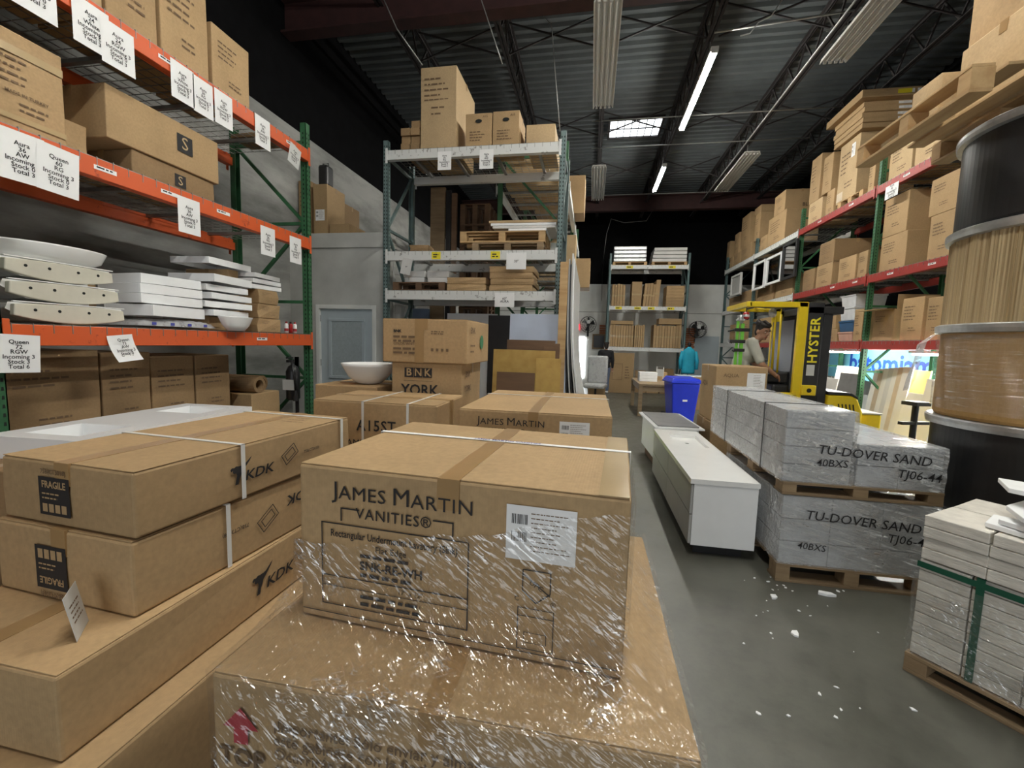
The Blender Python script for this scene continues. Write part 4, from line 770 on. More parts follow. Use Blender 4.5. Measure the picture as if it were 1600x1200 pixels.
# things stored on the office roof
ZO = 3.203
def oc(label, px0, px1, pyt, y, d=.5, m='card_dark', z=ZO, **k):
    a_, b_ = P(px0, pyt, Y=y), P(px1, pyt, Y=y); a_.x = max(a_.x, -4.72); return carton(label, (a_.x + b_.x) / 2, y + d / 2, z, b_.x - a_.x, d, max(.06, a_.z - z), 0, m, **k)
oc('stacked carton with white labels on the office roof, left one', 455, 484, 283, 6.50, m='card_dark', seed=71, lines='front'); c = oc('carton with a white label on the office roof, behind the green post', 489, 511, 288, 6.50, m='card', seed=72); label_sheet(c, 'front', .2585, -.08, .08, .25, .42, 3)
oc('open carton tray on the office roof, right of the labelled ones', 515, 546, 350, 6.5, m='card', seed=73); oc('small carton on the office roof behind the tray', 516, 538, 318, 7.12, m='card_dark', seed=74)
sc_ = thing('suitcase', 'black suitcase standing on the labelled carton on the office roof', 'suitcase', (P(507, 270, Y=6.7).x, 6.74, P(489, 288, Y=6.50).z + .003)); MB().box(-.085, .085, -.1, .1, .02, .36).build('shell', 'black_plastic', sc_, bevel=.04); MB().tube([(-.05, 0, .35), (-.05, 0, .40), (.05, 0, .40), (.05, 0, .35)], .01, 8).build('handle', 'black_metal', sc_); MB().box(-.1, -.06, -.08, .08, 0, .03).box(.06, .1, -.08, .08, 0, .03).build('wheel_base', 'black_metal', sc_)
# ------------------------------------------------------------------ white rack in the middle
def mc(label, px0, px1, pyt, z, d, yf=MY + .03, m='card', h=None, **k):
    a_, b_ = P(px0, pyt, Y=yf), P(px1, pyt, Y=yf); hh = h or ((a_.z + b_.z) / 2 - z)
    return carton(label, (a_.x + b_.x) / 2, yf + d / 2, z, b_.x - a_.x, d, hh, 0, m, **k)
Z0, Z1, Z2 = (z + .0105 for z in MZ)
g = 'cartons on top of the white rack'
c = mc('tallest carton standing on top of the white rack', 658, 714, 104, Z2, .92, m='card_pale', seed=81, group=g); print_rows(c, 'front', .4685, -.2, .14, .92, 4, .02, .07, 3); print_rows(c, 'front', .4685, -.2, .2, .65, 1, .014, .05, 5); print_rows(c, 'front', .4685, -.1, .1, .55, 2, .022, .08, 6)
mc('smaller carton with hand hole on the white rack, left of two', 728, 769, 177, Z2, .5, seed=82, group=g); mc('smaller carton with hand hole on the white rack, right of two', 770.5, 812, 173, Z2, .5, seed=83, group=g)
for nm, sx_ in (('left', 82), ('right', 83)):
    c = [o for o in bpy.data.objects if o.get('label', '') == 'smaller carton with hand hole on the white rack, %s of two' % nm][0]
    MB().lathe([(0, 0), (.045, 0), (.045, .002), (0, .002)], 20, sy=.55).build('hand_hole', 'hole_dark', c).matrix_local = Matrix.Translation((0, -.2575, .33)) @ Euler((pi / 2, 0, 0)).to_matrix().to_4x4()
    print_rows(c, 'front', .2585, -.12, .1, .2, 4, .012, .035, sx_); text(c, 'A15', .04, (.09, -.2585, .385), 'front', 'ink_faint', bold=.0006)
mc('low wide carton at the right end of the white rack top', 823, 868, 194, Z2, .75, yf=MY + .1, m='card_pale', seed=84, group=g)
for k, (px, row) in enumerate(((626, 0), (626, 1), (626, 2), (641, 0), (641, 1), (641, 2), (641, 3))):
    a_, b_ = P(px, 225, Y=MY + .03), P(px + 14.5, 225, Y=MY + .03)
    o = MB().box(a_.x, b_.x - .004, MY + .03 + .03 * (row % 2), MY + .85, Z2 + row * .102, Z2 + row * .102 + .1).build('cardboard_profile', 'card_dark', None, bevel=.006); tag(o, 'short folded cardboard piece left of the tallest carton, %s' % ('left column bottom', 'left column middle', 'left column top', 'right column bottom', 'right column second', 'right column third', 'right column top')[k], 'box', 'cardboard pieces on the white rack')
    o.data.transform(Matrix.Translation((0, 0, 0)))
# second shelf: pallets and panels
a_, b_ = P(719, 380, Y=MY + .06), P(855, 380, Y=MY + .06); pw_ = b_.x - a_.x
pallet('lower empty pallet on the middle shelf of the white rack', b_.x - pw_ / 2 + .06, MY + .47, Z1, pw_ * .82, .8, .12, m='old_pine', n=5); pallet('upper pale pallet on the middle shelf of the white rack', b_.x - pw_ / 2 - .02, MY + .47, Z1 + .1225, pw_ * .98, .8, .15, m='pine', n=5)
zz = Z1 + .275
for k, (w_, x_, m_) in enumerate(((.52, -.92, 'foam'), (.86, -.97, 'marble_white'), (.90, -.98, 'white_lacquer'), (.95, -.98, 'card_pale'))):
    o = MB().box(x_ - w_ / 2, x_ + w_ / 2, MY + .1, MY + .75, zz, zz + .034).build('stone_sheet', m_, None, bevel=.004); zz += .0365; tag(o, ('short white strip lying on the upper pallet', 'white marble panel, lower one on the upper pallet', 'white panel, upper one on the upper pallet', 'brown board on top of the white panels on the pallet')[k], 'panel')
mc('crumpled bit of brown paper at the left end of the middle shelf', 640, 668, 386, Z1, .25, m='card_dark', seed=85, h=.09, jit=4)
# third shelf
a_ = P(605, 440, Y=MY + .05); pallet('dark pallet at the left of the lower shelf of the white rack', a_.x + .475, MY + .45, Z0, .78, .8, .12, m='board_brown', n=5)
for k, (dx, w_, z_, r_) in enumerate(((.34, .30, 0, 0), (.70, .32, 0, .03), (.34, .32, .092, .02), (.71, .33, .092, -.04))):
    o = thing('white_vanity_basin', 'white boxy basin on the dark pallet, %s' % ('lower left', 'lower right', 'upper left', 'upper right')[k], 'sink', (a_.x + dx, MY + .42, Z0 + .1225 + z_), r_, 'white basins on the lower shelf')
    MB().box(-w_ / 2, w_ / 2, -.2, .2, 0, .02).box(-w_ / 2, w_ / 2, -.2, -.185, .02, .088).box(-w_ / 2, w_ / 2, .185, .2, .02, .088).box(-w_ / 2, -w_ / 2 + .015, -.185, .185, .02, .088).box(w_ / 2 - .015, w_ / 2, -.185, .185, .02, .088).build('basin_shell', 'white_ceramic', o, bevel=.004); MB().lathe([(.02, .0205), (.02, .023), (0, .023)], 12).build('drain', 'chrome', o)
for k in range(2): mc('flat brown carton on the lower white shelf, %s of the pair' % ('lower', 'upper')[k], 698, 758, 455, Z0 + k * .092, .6, h=.09, seed=86 + k, m='card', tape='y', jit=2)
for k in range(4): mc('flat brown carton on the lower white shelf, %s of the stack of four' % ('lowest', 'second', 'third', 'topmost')[k], 764 + (k % 2) * 2 - (2 if k == 3 else 0), 831 + (k % 2) * 2, 455, Z0 + k * .084, .6, h=.082, seed=90 + k, m='card', tape='y', jit=2)
# signs and labels on the white beams
def msign(label, px, z, lines_, **k): return sign(label, P(px, 250, Y=MY).x, MY - .0385 - k.pop('dy', 0), z, 0, lines_, **k)
msign('white stock sign on the top white beam, left of two', 696, MZ[2] - .05, ['Aura', '36', 'RG'] + ST, w=.19, h=.24); msign('white stock sign on the top white beam, right of two', 761, MZ[2] - .05, ['Aura', '36', 'AW'] + ST, w=.19, h=.25)
msign('drooping paper at the left end of the middle white beam', 640, MZ[1] - .10, ['30"'], w=.15, h=.22, tilt=.2, m='paper_dim'); msign('torn white sign reading 30 inches on the middle white beam', 812, MZ[1] - .03, ['30"'], w=.27, h=.22); msign('white sign reading 60 inches AURA on the lower white beam', 795, MZ[0] - .02, ['60"', 'AURA'], w=.27, h=.19)
for k, px in enumerate((683, 775)):
    o = MB().box(-.065, .065, -.001, 0, -.05, .05).build('yellow_beam_label', 'yellow_label', None); tag(o, 'yellow stock label on the middle white beam, %s one' % ('left', 'right')[k], 'label', 'yellow labels on the white rack'); o.location = (P(px, 400, Y=MY).x, MY - .0375, MZ[1] - .062); print_rows(o, 'front', .0016, -.045, .045, .02, 2, .016, .03, k, 'ink')
# goods in the rack behind
Q2 = 7.14; zq = (1.51, 2.841, 4.111)
MB_ = lambda: MB()
def board(label, x0, x1, y0, y1, z0, z1, m, name='board', cat='board', bevel=.003, group=None):
    o = MB().box(-(x1 - x0) / 2, (x1 - x0) / 2, -(y1 - y0) / 2, (y1 - y0) / 2, 0, z1 - z0).build(name, m, None, bevel=bevel); o.location = ((x0 + x1) / 2, (y0 + y1) / 2, z0); return tag(o, label, cat, group)
carton('carton under the wire deck at the top right, behind the white rack', -1.05, 7.45, zq[2], .85, .55, .62, 0, 'card_pale', seed=95); carton('second carton on the rear rack top, farther back', -1.02, 8.15, zq[2], .85, .6, .55, 0, 'card', seed=96)
for k in range(2): board('long white box on the rear rack shelf, %s' % ('lower', 'upper')[k], -1.5, -.5, 7.2, 7.9, zq[1] + .14 + k * .122, zq[1] + .26 + k * .122, ('grey_front', 'foam')[k], 'flat_box', 'box')
pallet('pallet under the long white boxes on the rear rack', -1.0, 7.55, zq[1], 1.0, .7, .138, m='old_pine', n=5)
a_ = P(676, 330, Y=7.3); b_ = P(698, 330, Y=7.3); board('tall brown wooden panel standing behind the white rack', a_.x, b_.x, 7.2, 7.26, 0, 4.15, 'old_pine', 'tall_panel', 'panel'); a2, b2 = P(700, 330, Y=7.3), P(707, 330, Y=7.3); board('tall black panel standing behind the white rack, left of two', a2.x, b2.x, 7.2, 7.26, 0, 4.1, 'sheet_black', 'tall_panel', 'panel'); a2, b2 = P(708.5, 330, Y=7.3), P(716, 330, Y=7.3); board('tall dark panel standing behind the white rack, right of two', a2.x, b2.x, 7.2, 7.26, 0, 4.05, 'board_brown', 'tall_panel', 'panel')
for k in range(11):
    a2 = P(719, 330, Y=7.75); b2 = P(765, 330, Y=7.75); pallet('brown pallet in the tall stack behind the white rack, number %s from the floor' % ('one', 'two', 'three', 'four', 'five', 'six', 'seven', 'eight', 'nine', 'ten', 'eleven')[k], (a2.x + b2.x) / 2, 8.1, k * .3675, b2.x - a2.x, .7, .3665, m='board_brown', n=4, group='stacked brown crates')
rl = thing('hose_reel', 'dark red hose reel standing beside the pallet stack', 'reel', (-2.4, 7.35, 0)) if False else None
# cartons jutting out over the aisle, right of the white rack
carton('wrapped carton jutting over the aisle right of the white rack, upper one', P(897, 330, Y=9.0).x - .38, 9.1, zq[1], .9, .5, .90, 0, 'card_pale', 'y', seed=97); carton('carton jutting over the aisle beyond the wrapped one', -.62, 10.1, zq[1], 1.05, .7, .62, 0, 'card', 'x', seed=98)
carton('carton on the rear rack top jutting over the aisle', -.72, 9.0, zq[2], .95, .6, .7, 0, 'card', 'x', seed=99); carton('plain carton on the lower rear shelf right side', -.9, 10.2, zq[0], .8, .7, .7, 0, 'card', 'x', seed=100)
# sheets leaning along the aisle side of the white rack
top_x, base0 = -.40, -.20
mats_ = ('sheet_tan', 'sheet_black', 'marble_white', 'sheet_black', 'marble_white', 'sheet_black', 'marble_white', 'white_lacquer'); names_ = ('tan board', 'black sheet', 'pale marble sheet', 'second black sheet', 'second pale marble sheet', 'third black sheet', 'third pale marble sheet', 'outermost white sheet')
for k in range(8):
    zt = 2.55 - .10 * (k % 2) + .03 * k; xb = -.33 + .068 * k; xt = -.40 + .020 * k; t = .018; y0, y1 = 5.72 - .02 * k, 8.1; q = MB(); n_ = 8; L_ = []
    for j in range(n_ + 1):
        v = j / n_; x_ = xb + (xt - xb) * (1 - (1 - v) ** 3.0); L_.append((x_, zt * v))
    pts = [(x_, z_) for x_, z_ in L_] + [(x_ + t, z_) for x_, z_ in reversed(L_)]
    q.prism(pts, y0, y1, 'xz'); o = q.build('leaning_sheet', mats_[k], None); tag(o, '%s leaning against the right side of the white rack' % names_[k], 'panel', 'sheets leaning along the aisle')
o = MB().bar((.44, 5.0, .02), (.34, 8.4, .02), .05, .035).build('neon_strip', 'neon', None); tag(o, 'long neon yellow-green strip lying along the leaning sheets', 'strip')
board('stack of pale battens above the leaning sheets', -.40, -.31, 5.70, 5.74, 1.95, 2.0, 'pine') if False else None
o = MB().box(-.05, .05, -.02, .02, 0, 2.62).build('wooden_batten', 'pine', None, bevel=.002); o.location = (-.44 + .10, 5.62, 0); tag(o, 'pale wooden batten standing at the right post of the white rack', 'batten'); o.location = (-.37, 5.57, 0)
# slab and wood boards leaning in front of the white rack
def lean(label, px0, px1, pyt, y, m, t=.02, tilt=5., name='leaning_board', cat='board', roll=0.):
    a_, b_ = P(px0, pyt, Y=y), P(px1, pyt, Y=y); w_ = b_.x - a_.x; o = MB().box(-w_ / 2, w_ / 2, -t, 0, 0, a_.z / cos(radians(tilt))).build(name, m, None, bevel=.002)
    o.location = ((a_.x + b_.x) / 2, y - sin(radians(tilt)) * a_.z, t * sin(radians(tilt)) + .001); o.rotation_euler = (-radians(tilt), roll, 0); return tag(o, label, cat)
lean('large pale blue-veined stone slab leaning against the white rack', 798, 888, 491, 5.75, 'slab_blue', .03, 4, 'stone_slab', 'slab'); lean('dark brown board leaning behind the yellow plywood', 793, 868, 531, 5.15, 'board_brown', .018, 5); lean('second dark brown board leaning right behind the yellow plywood', 850, 875, 537, 5.05, 'board_brown', .018, 5)
lean('large yellow plywood board leaning in front of the blue slab', 772, 868, 546, 4.85, 'osb', .02, 5); lean('smaller yellow plywood board overlapping the large one', 838, 877, 560, 4.78, 'osb', .02, 5); lean('short dark weathered board leaning on the yellow plywood', 777, 836, 581, 4.62, 'board_brown', .02, 5)
lean('white panel leaning in the shade under the white rack', 700, 778, 490, 6.75, 'white_lacquer', .03, 3, 'plaster_sheet', 'panel'); lean('blue-grey crate lid under the left end of the white rack', 646, 672, 483, 6.6, 'blueish_grey', .03, 6, 'crate_lid', 'panel')
o = MB().box(-.2, .2, -.02, .02, 0, 2.0).build('dark_panel', 'sheet_black', None); o.location = (P(785, 500, Y=6.5).x, 6.45, 0); tag(o, 'dark narrow panel standing under the white rack', 'panel')
# ------------------------------------------------------------------ far end of the hall
def far_pt(px, py, y=YF): return P(px, py, Y=y)
# wrapped sheets and pallets on the top of the far rack
zf = [z + .0105 for z in FZ]
pallet('pallet on the far rack top under foil-wrapped packs', 1.16, FY + .5, zf[2], 1.12, .9, .12, n=5); pallet('pallet on the far rack top under striped packs', 2.44, FY + .5, zf[2], 1.12, .9, .12, n=5)
for k in range(4): board('silver foil-wrapped pack on the far rack top, number %s from below' % ('one', 'two', 'three', 'four')[k], .62, 1.70, FY + .05, FY + .95, zf[2] + .122 + k * .128, zf[2] + .122 + k * .128 + .122, 'galvanised', 'wrapped_pack', 'pack', .02, 'foil packs on the far rack')
for k in range(4): board('pale striped pack on the far rack top, number %s from below' % ('one', 'two', 'three', 'four')[k], 1.88 + .02 * k, 2.98 + .0 * k, FY + .05, FY + .95, zf[2] + .122 + k * .118, zf[2] + .122 + k * .118 + .10, 'marble_white', 'striped_pack', 'pack', .01, 'striped packs on the far rack')
def upright_boxes(px0, px1, pyt, z, n, tag_, lean_=.0, d=.7, hvar=.06):
    a_, b_ = P(px0, pyt, Y=FY + .08), P(px1, pyt, Y=FY + .08); w_ = (b_.x - a_.x) / n; h_ = a_.z - z; r = random.Random(int(px0))
    for k in range(n):
        hh = h_ * (1 - r.random() * hvar); o = MB().box(-w_ / 2 + .004, w_ / 2 - .004, -d / 2, d / 2, 0, hh).build('flat_carton', 'card', None, bevel=.004)
        sh = tan_(lean_) * hh
        for v in o.data.vertices: v.co.x += sh * v.co.z / hh
        o.location = (a_.x + w_ * (k + .5) - (sh if sh < 0 else 0), FY + .1 + d / 2, z); tag(o, 'slim brown carton standing %s, %s from the left' % (tag_, ORD[k]), 'box', 'slim cartons ' + tag_); MB().box(-w_ / 2 + .004, w_ / 2 - .004, -d / 2 - .001, -d / 2, hh * .45, hh * .52).build('tape', 'tape_clear', o)
tan_ = math.tan; ORD = ('first', 'second', 'third', 'fourth', 'fifth', 'sixth', 'seventh', 'eighth', 'ninth', 'tenth', 'eleventh', 'twelfth', 'thirteenth', 'fourteenth')
upright_boxes(957, 978, 443, zf[1], 5, 'left on the middle far shelf', 0); upright_boxes(1006, 1024, 442, zf[1], 4, 'leaning on the middle far shelf', .06); upright_boxes(1024, 1031, 437, zf[1], 1, 'tallest on the middle far shelf', .06, hvar=0); upright_boxes(988, 1004, 440, zf[1], 1, 'wide beside the leaning ones', 0, hvar=0)
for k in range(7): a_, b_ = P(1042, 450, Y=FY + .1), P(1070, 450, Y=FY + .1); board('flat brown carton at the right of the middle far shelf, %s from below' % ORD[k], a_.x, b_.x, FY + .1, FY + .8, zf[1] + k * .10, zf[1] + k * .10 + .096, 'card', 'flat_carton', 'box', .004, 'flat cartons on the middle far shelf')
upright_boxes(954, 991, 507, zf[0], 9, 'left on the lower far shelf', 0, hvar=.04); upright_boxes(992, 1008, 507, zf[0], 5, 'centred on the lower far shelf', -.0, hvar=.04); upright_boxes(1022, 1066, 507, zf[0], 10, 'right on the lower far shelf', 0, hvar=.06)
for k, (a__, b__, h_) in enumerate(((955, 990, .13), (1030, 1066, .20))): a_, b_ = P(a__, 500, Y=FY + .1), P(b__, 500, Y=FY + .1); board('brown carton laid on the slim cartons of the lower far shelf, %s' % ('left', 'right')[k], a_.x, b_.x, FY + .15, FY + .75, P(a__, 506.5, Y=FY + .08).z + .004, P(a__, 506.5, Y=FY + .08).z + h_, 'card', 'flat_carton', 'box', .004)
for k, (z_, xs_) in enumerate(((FZ[2], (982, 1048)), (FZ[1], (968, 998, 1019, 1050)))):
    for j, px in enumerate(xs_):
        o = MB().box(-.11, .11, -.001, 0, -.045, .045).build('yellow_beam_label', 'yellow_label', None); tag(o, 'yellow stock label on the %s far beam, %s from the left' % (('top', 'middle')[k], ORD[j]), 'label', 'yellow labels on the far rack'); o.location = (P(px, 450, Y=FY).x, FY - .0375, z_ - .062); print_rows(o, 'front', .0016, -.08, .08, .015, 1, .03, .03, k + j, 'ink')
# big flat carton on the floor in front of the far rack and small goods
a_, b_ = P(950, 560, Y=FY - .16), P(991, 560, Y=FY - .16); c = carton('large flat brown carton standing on the floor before the far rack', (a_.x + b_.x) / 2, FY - .15, 0, b_.x - a_.x, .16, 1.36, 0, 'card', 'x', seed=111); face_mb(frame_rects(-.28, .06, .45, 1.0, .012), 'front', .0865).build('printed_frame', 'ink_faint', c); print_rows(c, 'front', .0865, .15, .3, .9, 5, .03, .09, 3)
for k, (x_, w_, h_, m_) in enumerate(((1.75, .35, .75, 'card_dark'), (2.15, .4, .62, 'card'), (2.6, .42, .85, 'card_dark'))): carton('brown carton on the floor under the far rack, %s' % ('left one', 'middle one', 'right one')[k], x_, FY + .4, 0, w_, .5, h_, 0, m_, 'x', seed=112 + k)
carton('long pale carton on the floor cartons under the far rack', 2.38, FY + .42, .853, .95, .4, .22, 0, 'card', 'y', seed=116) if False else None
# work table with papers
tb = thing('work_table', 'plain wooden work table behind the blue bin', 'table', (1.62, 11.2, 0), 0); TW, TD = 1.0, 1.9
MB().box(-TW / 2, TW / 2, -TD / 2, TD / 2, .70, .75).build('tabletop', 'oak_table', tb, bevel=.005); MB().box(-TW / 2 + .03, TW / 2 - .03, -TD / 2 + .03, -TD / 2 + .06, .58, .70).box(-TW / 2 + .03, -TW / 2 + .06, -TD / 2 + .06, TD / 2 - .03, .58, .70).build('apron', 'oak_table', tb)
for sx_ in (-1, 1):
    for sy_ in (-1, 1): MB().box(*sorted((sx_ * (TW / 2), sx_ * (TW / 2 - .09))), *sorted((sy_ * (TD / 2), sy_ * (TD / 2 - .09))), 0, .70).build('leg', 'oak_table', tb, bevel=.004)
for k in range(3): board('white box on the work table, %s of three' % ('bottom', 'middle', 'top')[k], 1.2, 1.62, 11.0, 11.4, .752 + k * .075, .752 + k * .075 + .07, 'foam', 'white_box', 'box', .004, 'white boxes on the work table')
carton('small open carton on the work table beside the white boxes', 1.75, 11.75, .7515, .4, .3, .2, 0, 'card', 'x', seed=117); st = thing('wire_stand', 'small pale metal stand on the work table', 'stand', (1.72, 11.3, .7515)); MB().tube([(-.08, 0, 0), (-.08, 0, .35), (.08, 0, .35), (.08, 0, 0)], .012, 6).build('frame', 'fixture_white', st); MB().box(-.07, .07, -.01, .01, .12, .3).build('panel', 'grey_front', st)
carton('pale carton with white top on the table side towards the far wall', 2.9, 12.2, .55, 1.3, .7, .30, 0, 'card', 'x', seed=118); carton('plain carton under the pale carton near the table', 2.9, 12.2, 0, 1.25, .7, .548, 0, 'card_dark', 'x', seed=119); board('white sheet lying on the pale carton near the table', 2.27, 3.5, 11.88, 12.5, .853, .87, 'white_lacquer', 'white_sheet', 'panel')
bn = thing('wheelie_bin', 'bright blue plastic bin standing at the end of the aisle', 'bin', (1.94, 9.75, 0), radians(8)); q = MB(); q.hexa([(-.22, -.22, .02), (.22, -.22, .02), (.22, .22, .02), (-.22, .22, .02), (-.29, -.29, .86), (.29, -.29, .86), (.29, .29, .86), (-.29, .29, .86)]); q.build('body', 'bin_blue', bn, bevel=.03)
MB().box(-.32, .32, -.32, .32, .86, .90).build('rim', 'bin_blue', bn, bevel=.012); MB().hexa([(-.31, -.31, .9), (.31, -.31, .9), (.31, .31, .9), (-.31, .31, .9), (-.27, -.27, .96), (.27, -.27, .96), (.27, .27, .98), (-.27, .27, .98)]).build('lid', 'bin_blue', bn, bevel=.015); MB().box(-.05, .05, -.262, -.26, .48, .52).build('label', 'paper', bn)
for s_ in (-1, 1): MB().tube([(s_ * .24, .25, .1), (s_ * .30, .25, .1)], .1, 16).build('wheel', 'black_plastic', bn)
# fans on the far wall
def fan(label, px, py, r_=.30):
    p = P(px, py, Y=YF - .35); g = thing('wall_fan', label, 'fan', (p.x, YF - .35, p.z), 0, 'black wall fans'); 
    for rr_ in (r_, r_ * .75, r_ * .5, r_ * .25):
        for yy in (-.09, .09):
            if rr_ < r_ and yy > 0: continue
            MB().tube([(rr_ * cos(2 * pi * k / 28), yy if rr_ == r_ else yy - .02, rr_ * sin(2 * pi * k / 28)) for k in range(29)], .010 if rr_ == r_ else .005, 6, False).build('cage_ring', 'black_metal', g)
    for k in range(20): a = 2 * pi * k / 20; MB().tube([(.05 * cos(a), -.13, .05 * sin(a)), (r_ * .7 * cos(a), -.12, r_ * .7 * sin(a)), (r_ * cos(a), -.09, r_ * sin(a)), (r_ * cos(a), .09, r_ * sin(a))], .004, 5).build('cage_wire', 'black_metal', g)
    for k in range(3):
        a = 2 * pi * k / 3 + .4; b = MB().hexa([(.05 * cos(a - .3), .0, .05 * sin(a - .3)), (r_ * .85 * cos(a - .35), .03, r_ * .85 * sin(a - .35)), (r_ * .85 * cos(a + .35), -.03, r_ * .85 * sin(a + .35)), (.05 * cos(a + .3), 0, .05 * sin(a + .3)), (.05 * cos(a - .3), .006, .05 * sin(a - .3)), (r_ * .85 * cos(a - .35), .036, r_ * .85 * sin(a - .35)), (r_ * .85 * cos(a + .35), -.024, r_ * .85 * sin(a + .35)), (.05 * cos(a + .3), .006, .05 * sin(a + .3))]); b.build('blade', 'black_plastic', g)
    MB().tube([(0, -.06, 0), (0, .16, 0)], .06, 14).build('motor', 'black_metal', g); MB().tube([(0, .16, 0), (0, .35, -.05)], .025, 8).build('arm', 'black_metal', g); MB().box(-.04, .04, .335, .35, -.45, .3).build('bracket', 'black_metal', g); MB().box(-.04, .07, -.145, -.143, .03, .16).build('hang_tag', 'paper', g)
fan('black caged wall fan left of the far rack, beside the exit sign', 919, 507); fan('black caged wall fan right of the far rack', 1090, 515)
p = P(899, 511, Y=YF); ex = MB().box(-.17, .17, -.05, 0, -.11, .11).build('exit_sign', 'exit_red', None, bevel=.01); ex.location = (p.x, YF - .001, p.z); tag(ex, 'small glowing red exit sign on the far wall', 'sign'); text(ex, 'EXIT', .15, (0, -.052, 0), 'front', 'paper', bold=.002)
a_, b_ = P(894, 527, Y=YF - .01), P(912, 590, Y=YF - .01); w1 = MB().box(a_.x, b_.x, YF - .02, YF, b_.z, a_.z).build('window_1', 'daylight_pane', None); w1['kind'] = 'structure'
for k in range(3): x_ = a_.x + (b_.x - a_.x) * k / 2; MB().box(x_ - .012, x_ + .012, YF - .05, YF - .02, b_.z, a_.z).build('window_bar', 'grey_front', w1)
for k in range(5): z_ = b_.z + (a_.z - b_.z) * k / 4; MB().box(a_.x, b_.x, YF - .05, YF - .02, z_ - .012, z_ + .012).build('window_bar', 'grey_front', w1)
a_, b_ = P(1072, 511, Y=YF), P(1084, 560, Y=YF); wl = bpy.data.objects['wall_far']; zb = 0; r = random.Random(3)
for k in range(28):
    z_ = .02 + k * .083
    for j in range(2): x0_ = a_.x + (b_.x - a_.x) * (j / 2) + (.0 if k % 2 else -.03); MB().box(x0_, x0_ + (b_.x - a_.x) / 2 - .012, YF - .03, YF - .0, z_, z_ + .07).build('brick', 'brick', wl)
a2, b2 = P(937, 508, Y=YF), P(946, 522, Y=YF)
for k in range(4): MB().box(a2.x, b2.x, YF - .03, YF, b2.z + k * .09, b2.z + k * .09 + .075).build('brick', 'brick', wl)
a_, b_ = P(1086, 525, Y=YF), P(1121, 560, Y=YF); d2 = MB().box(a_.x, b_.x, YF - .04, YF - .01, 0, a_.z).build('door_2', 'door_blue', None, bevel=.004); d2['kind'] = 'structure'; MB().ball((b_.x - .1, YF - .08, 1.0), .035).build('door_knob', 'galvanised', d2)
pf = P(936, 533, Y=16.9); fr_ = thing('picture_frame', 'dark framed picture on the far wall behind the wrapped chair', 'picture', (pf.x, YF - .06, pf.z)); MB().box(-.2, .2, 0, .02, -.25, .22).build('panel', 'sheet_black', fr_); q = MB(); [q.box(*t_) for t_ in ((-.25, -.2, -.02, .04, -.3, .27), (.2, .25, -.02, .04, -.3, .27), (-.2, .2, -.02, .04, .22, .27), (-.2, .2, -.02, .04, -.3, -.25))]; q.build('frame', 'old_pine', fr_)
# wrapped office chair
pc_ = P(929, 611, Z=0); ch = thing('wrapped_chair', 'plastic-wrapped office chair standing near the leaning sheets', 'chair', (.18, 12.6, 0), radians(-12))
MB().box(-.26, .26, .16, .24, .50, 1.28).build('backrest', 'grey_front', ch, bevel=.05); MB().box(-.28, .28, -.28, .2, .40, .50).build('seat', 'grey_front', ch, bevel=.04); MB().tube([(0, 0, .1), (0, 0, .40)], .03, 10).build('column', 'black_metal', ch)
for k in range(5): a = 2 * pi * k / 5; MB().bar((0, 0, .1), (.28 * cos(a), .28 * sin(a), .06), .04, .03).build('foot', 'black_metal', ch); MB().ball((.28 * cos(a), .28 * sin(a), .035), .034).build('caster', 'black_plastic', ch)
MB().box(-.30, .30, -.30, .27, .385, .515).box(-.285, .285, .13, .265, .515, 1.30).build('plastic_cover', 'film_milky', ch, bevel=.05)
carton('brown carton on the floor right behind the wrapped chair', .22, 13.35, 0, .5, .5, .55, 0, 'card', 'x', seed=121)
# blue jacket on a stand
pm_ = P(1076, 560, Y=14.6); mn = thing('coat_stand', 'bright cyan jacket hung on a stand beside the far rack', 'jacket', (pm_.x, 14.6, 0)); MB().tube([(0, 0, .02), (0, 0, 1.72)], .02, 8).build('pole', 'black_metal', mn); MB().lathe([(.0, 0), (.22, 0), (.22, .02), (.02, .03)], 20).build('base', 'black_metal', mn); MB().ball((0, 0, 1.70), (.06, .06, .08)).build('head_knob', 'black_plastic', mn, smooth=True)
q = MB(); q.lathe([(.20, .78), (.21, .85), (.19, 1.1), (.20, 1.3), (.21, 1.42), (.17, 1.52), (.07, 1.60), (.06, 1.63)], 20, sy=.6); q.build('jacket_body', 'jacket_cyan', mn, smooth=True)
for s_ in (-1, 1): MB().tube([(s_ * .18, 0, 1.48), (s_ * .25, -.02, 1.2), (s_ * .24, -.05, .92)], [.065, .06, .05], 10).build('sleeve', 'jacket_cyan', mn, smooth=True)
# ------------------------------------------------------------------ right rack: cartons facing the aisle
RA, RB, RC = (z + .0105 for z in RZ)
RF = RX + .085
UPY = (16.5, 13.75, 11.0, 8.3, 5.6)
def rc(label, pa, pb, pyt, z, depth=.6, xf=RF, m='card', h=None, **k):
    """carton whose aisle face spans photo columns pa (far) .. pb (near), top edge at row pyt on its near corner"""
    ya, yb = P(pa, pyt, X=xf).y, P(pb, pyt, X=xf).y; hh = h or P(pb, pyt, X=xf).z - z; ya -= .012; yb += .012
    for yu in UPY:
        if yb < yu + .06 and ya > yu - .06:
            if (ya + yb) / 2 > yu: yb = yu + .065
            else: ya = yu - .065
    k.setdefault('lines', 'front'); k.setdefault('seed', int(pa) % 97)
    o = carton(label, xf + depth / 2, (ya + yb) / 2, z, ya - yb - .012, depth, hh, -pi / 2, m, **k); o['top'] = z + hh; return o
def rtop(o): t = o['top']; del o['top']; return t + .0025
def done(o):
    if 'top' in o: del o['top']
    return o
g = 'cartons on the top shelf of the right rack'
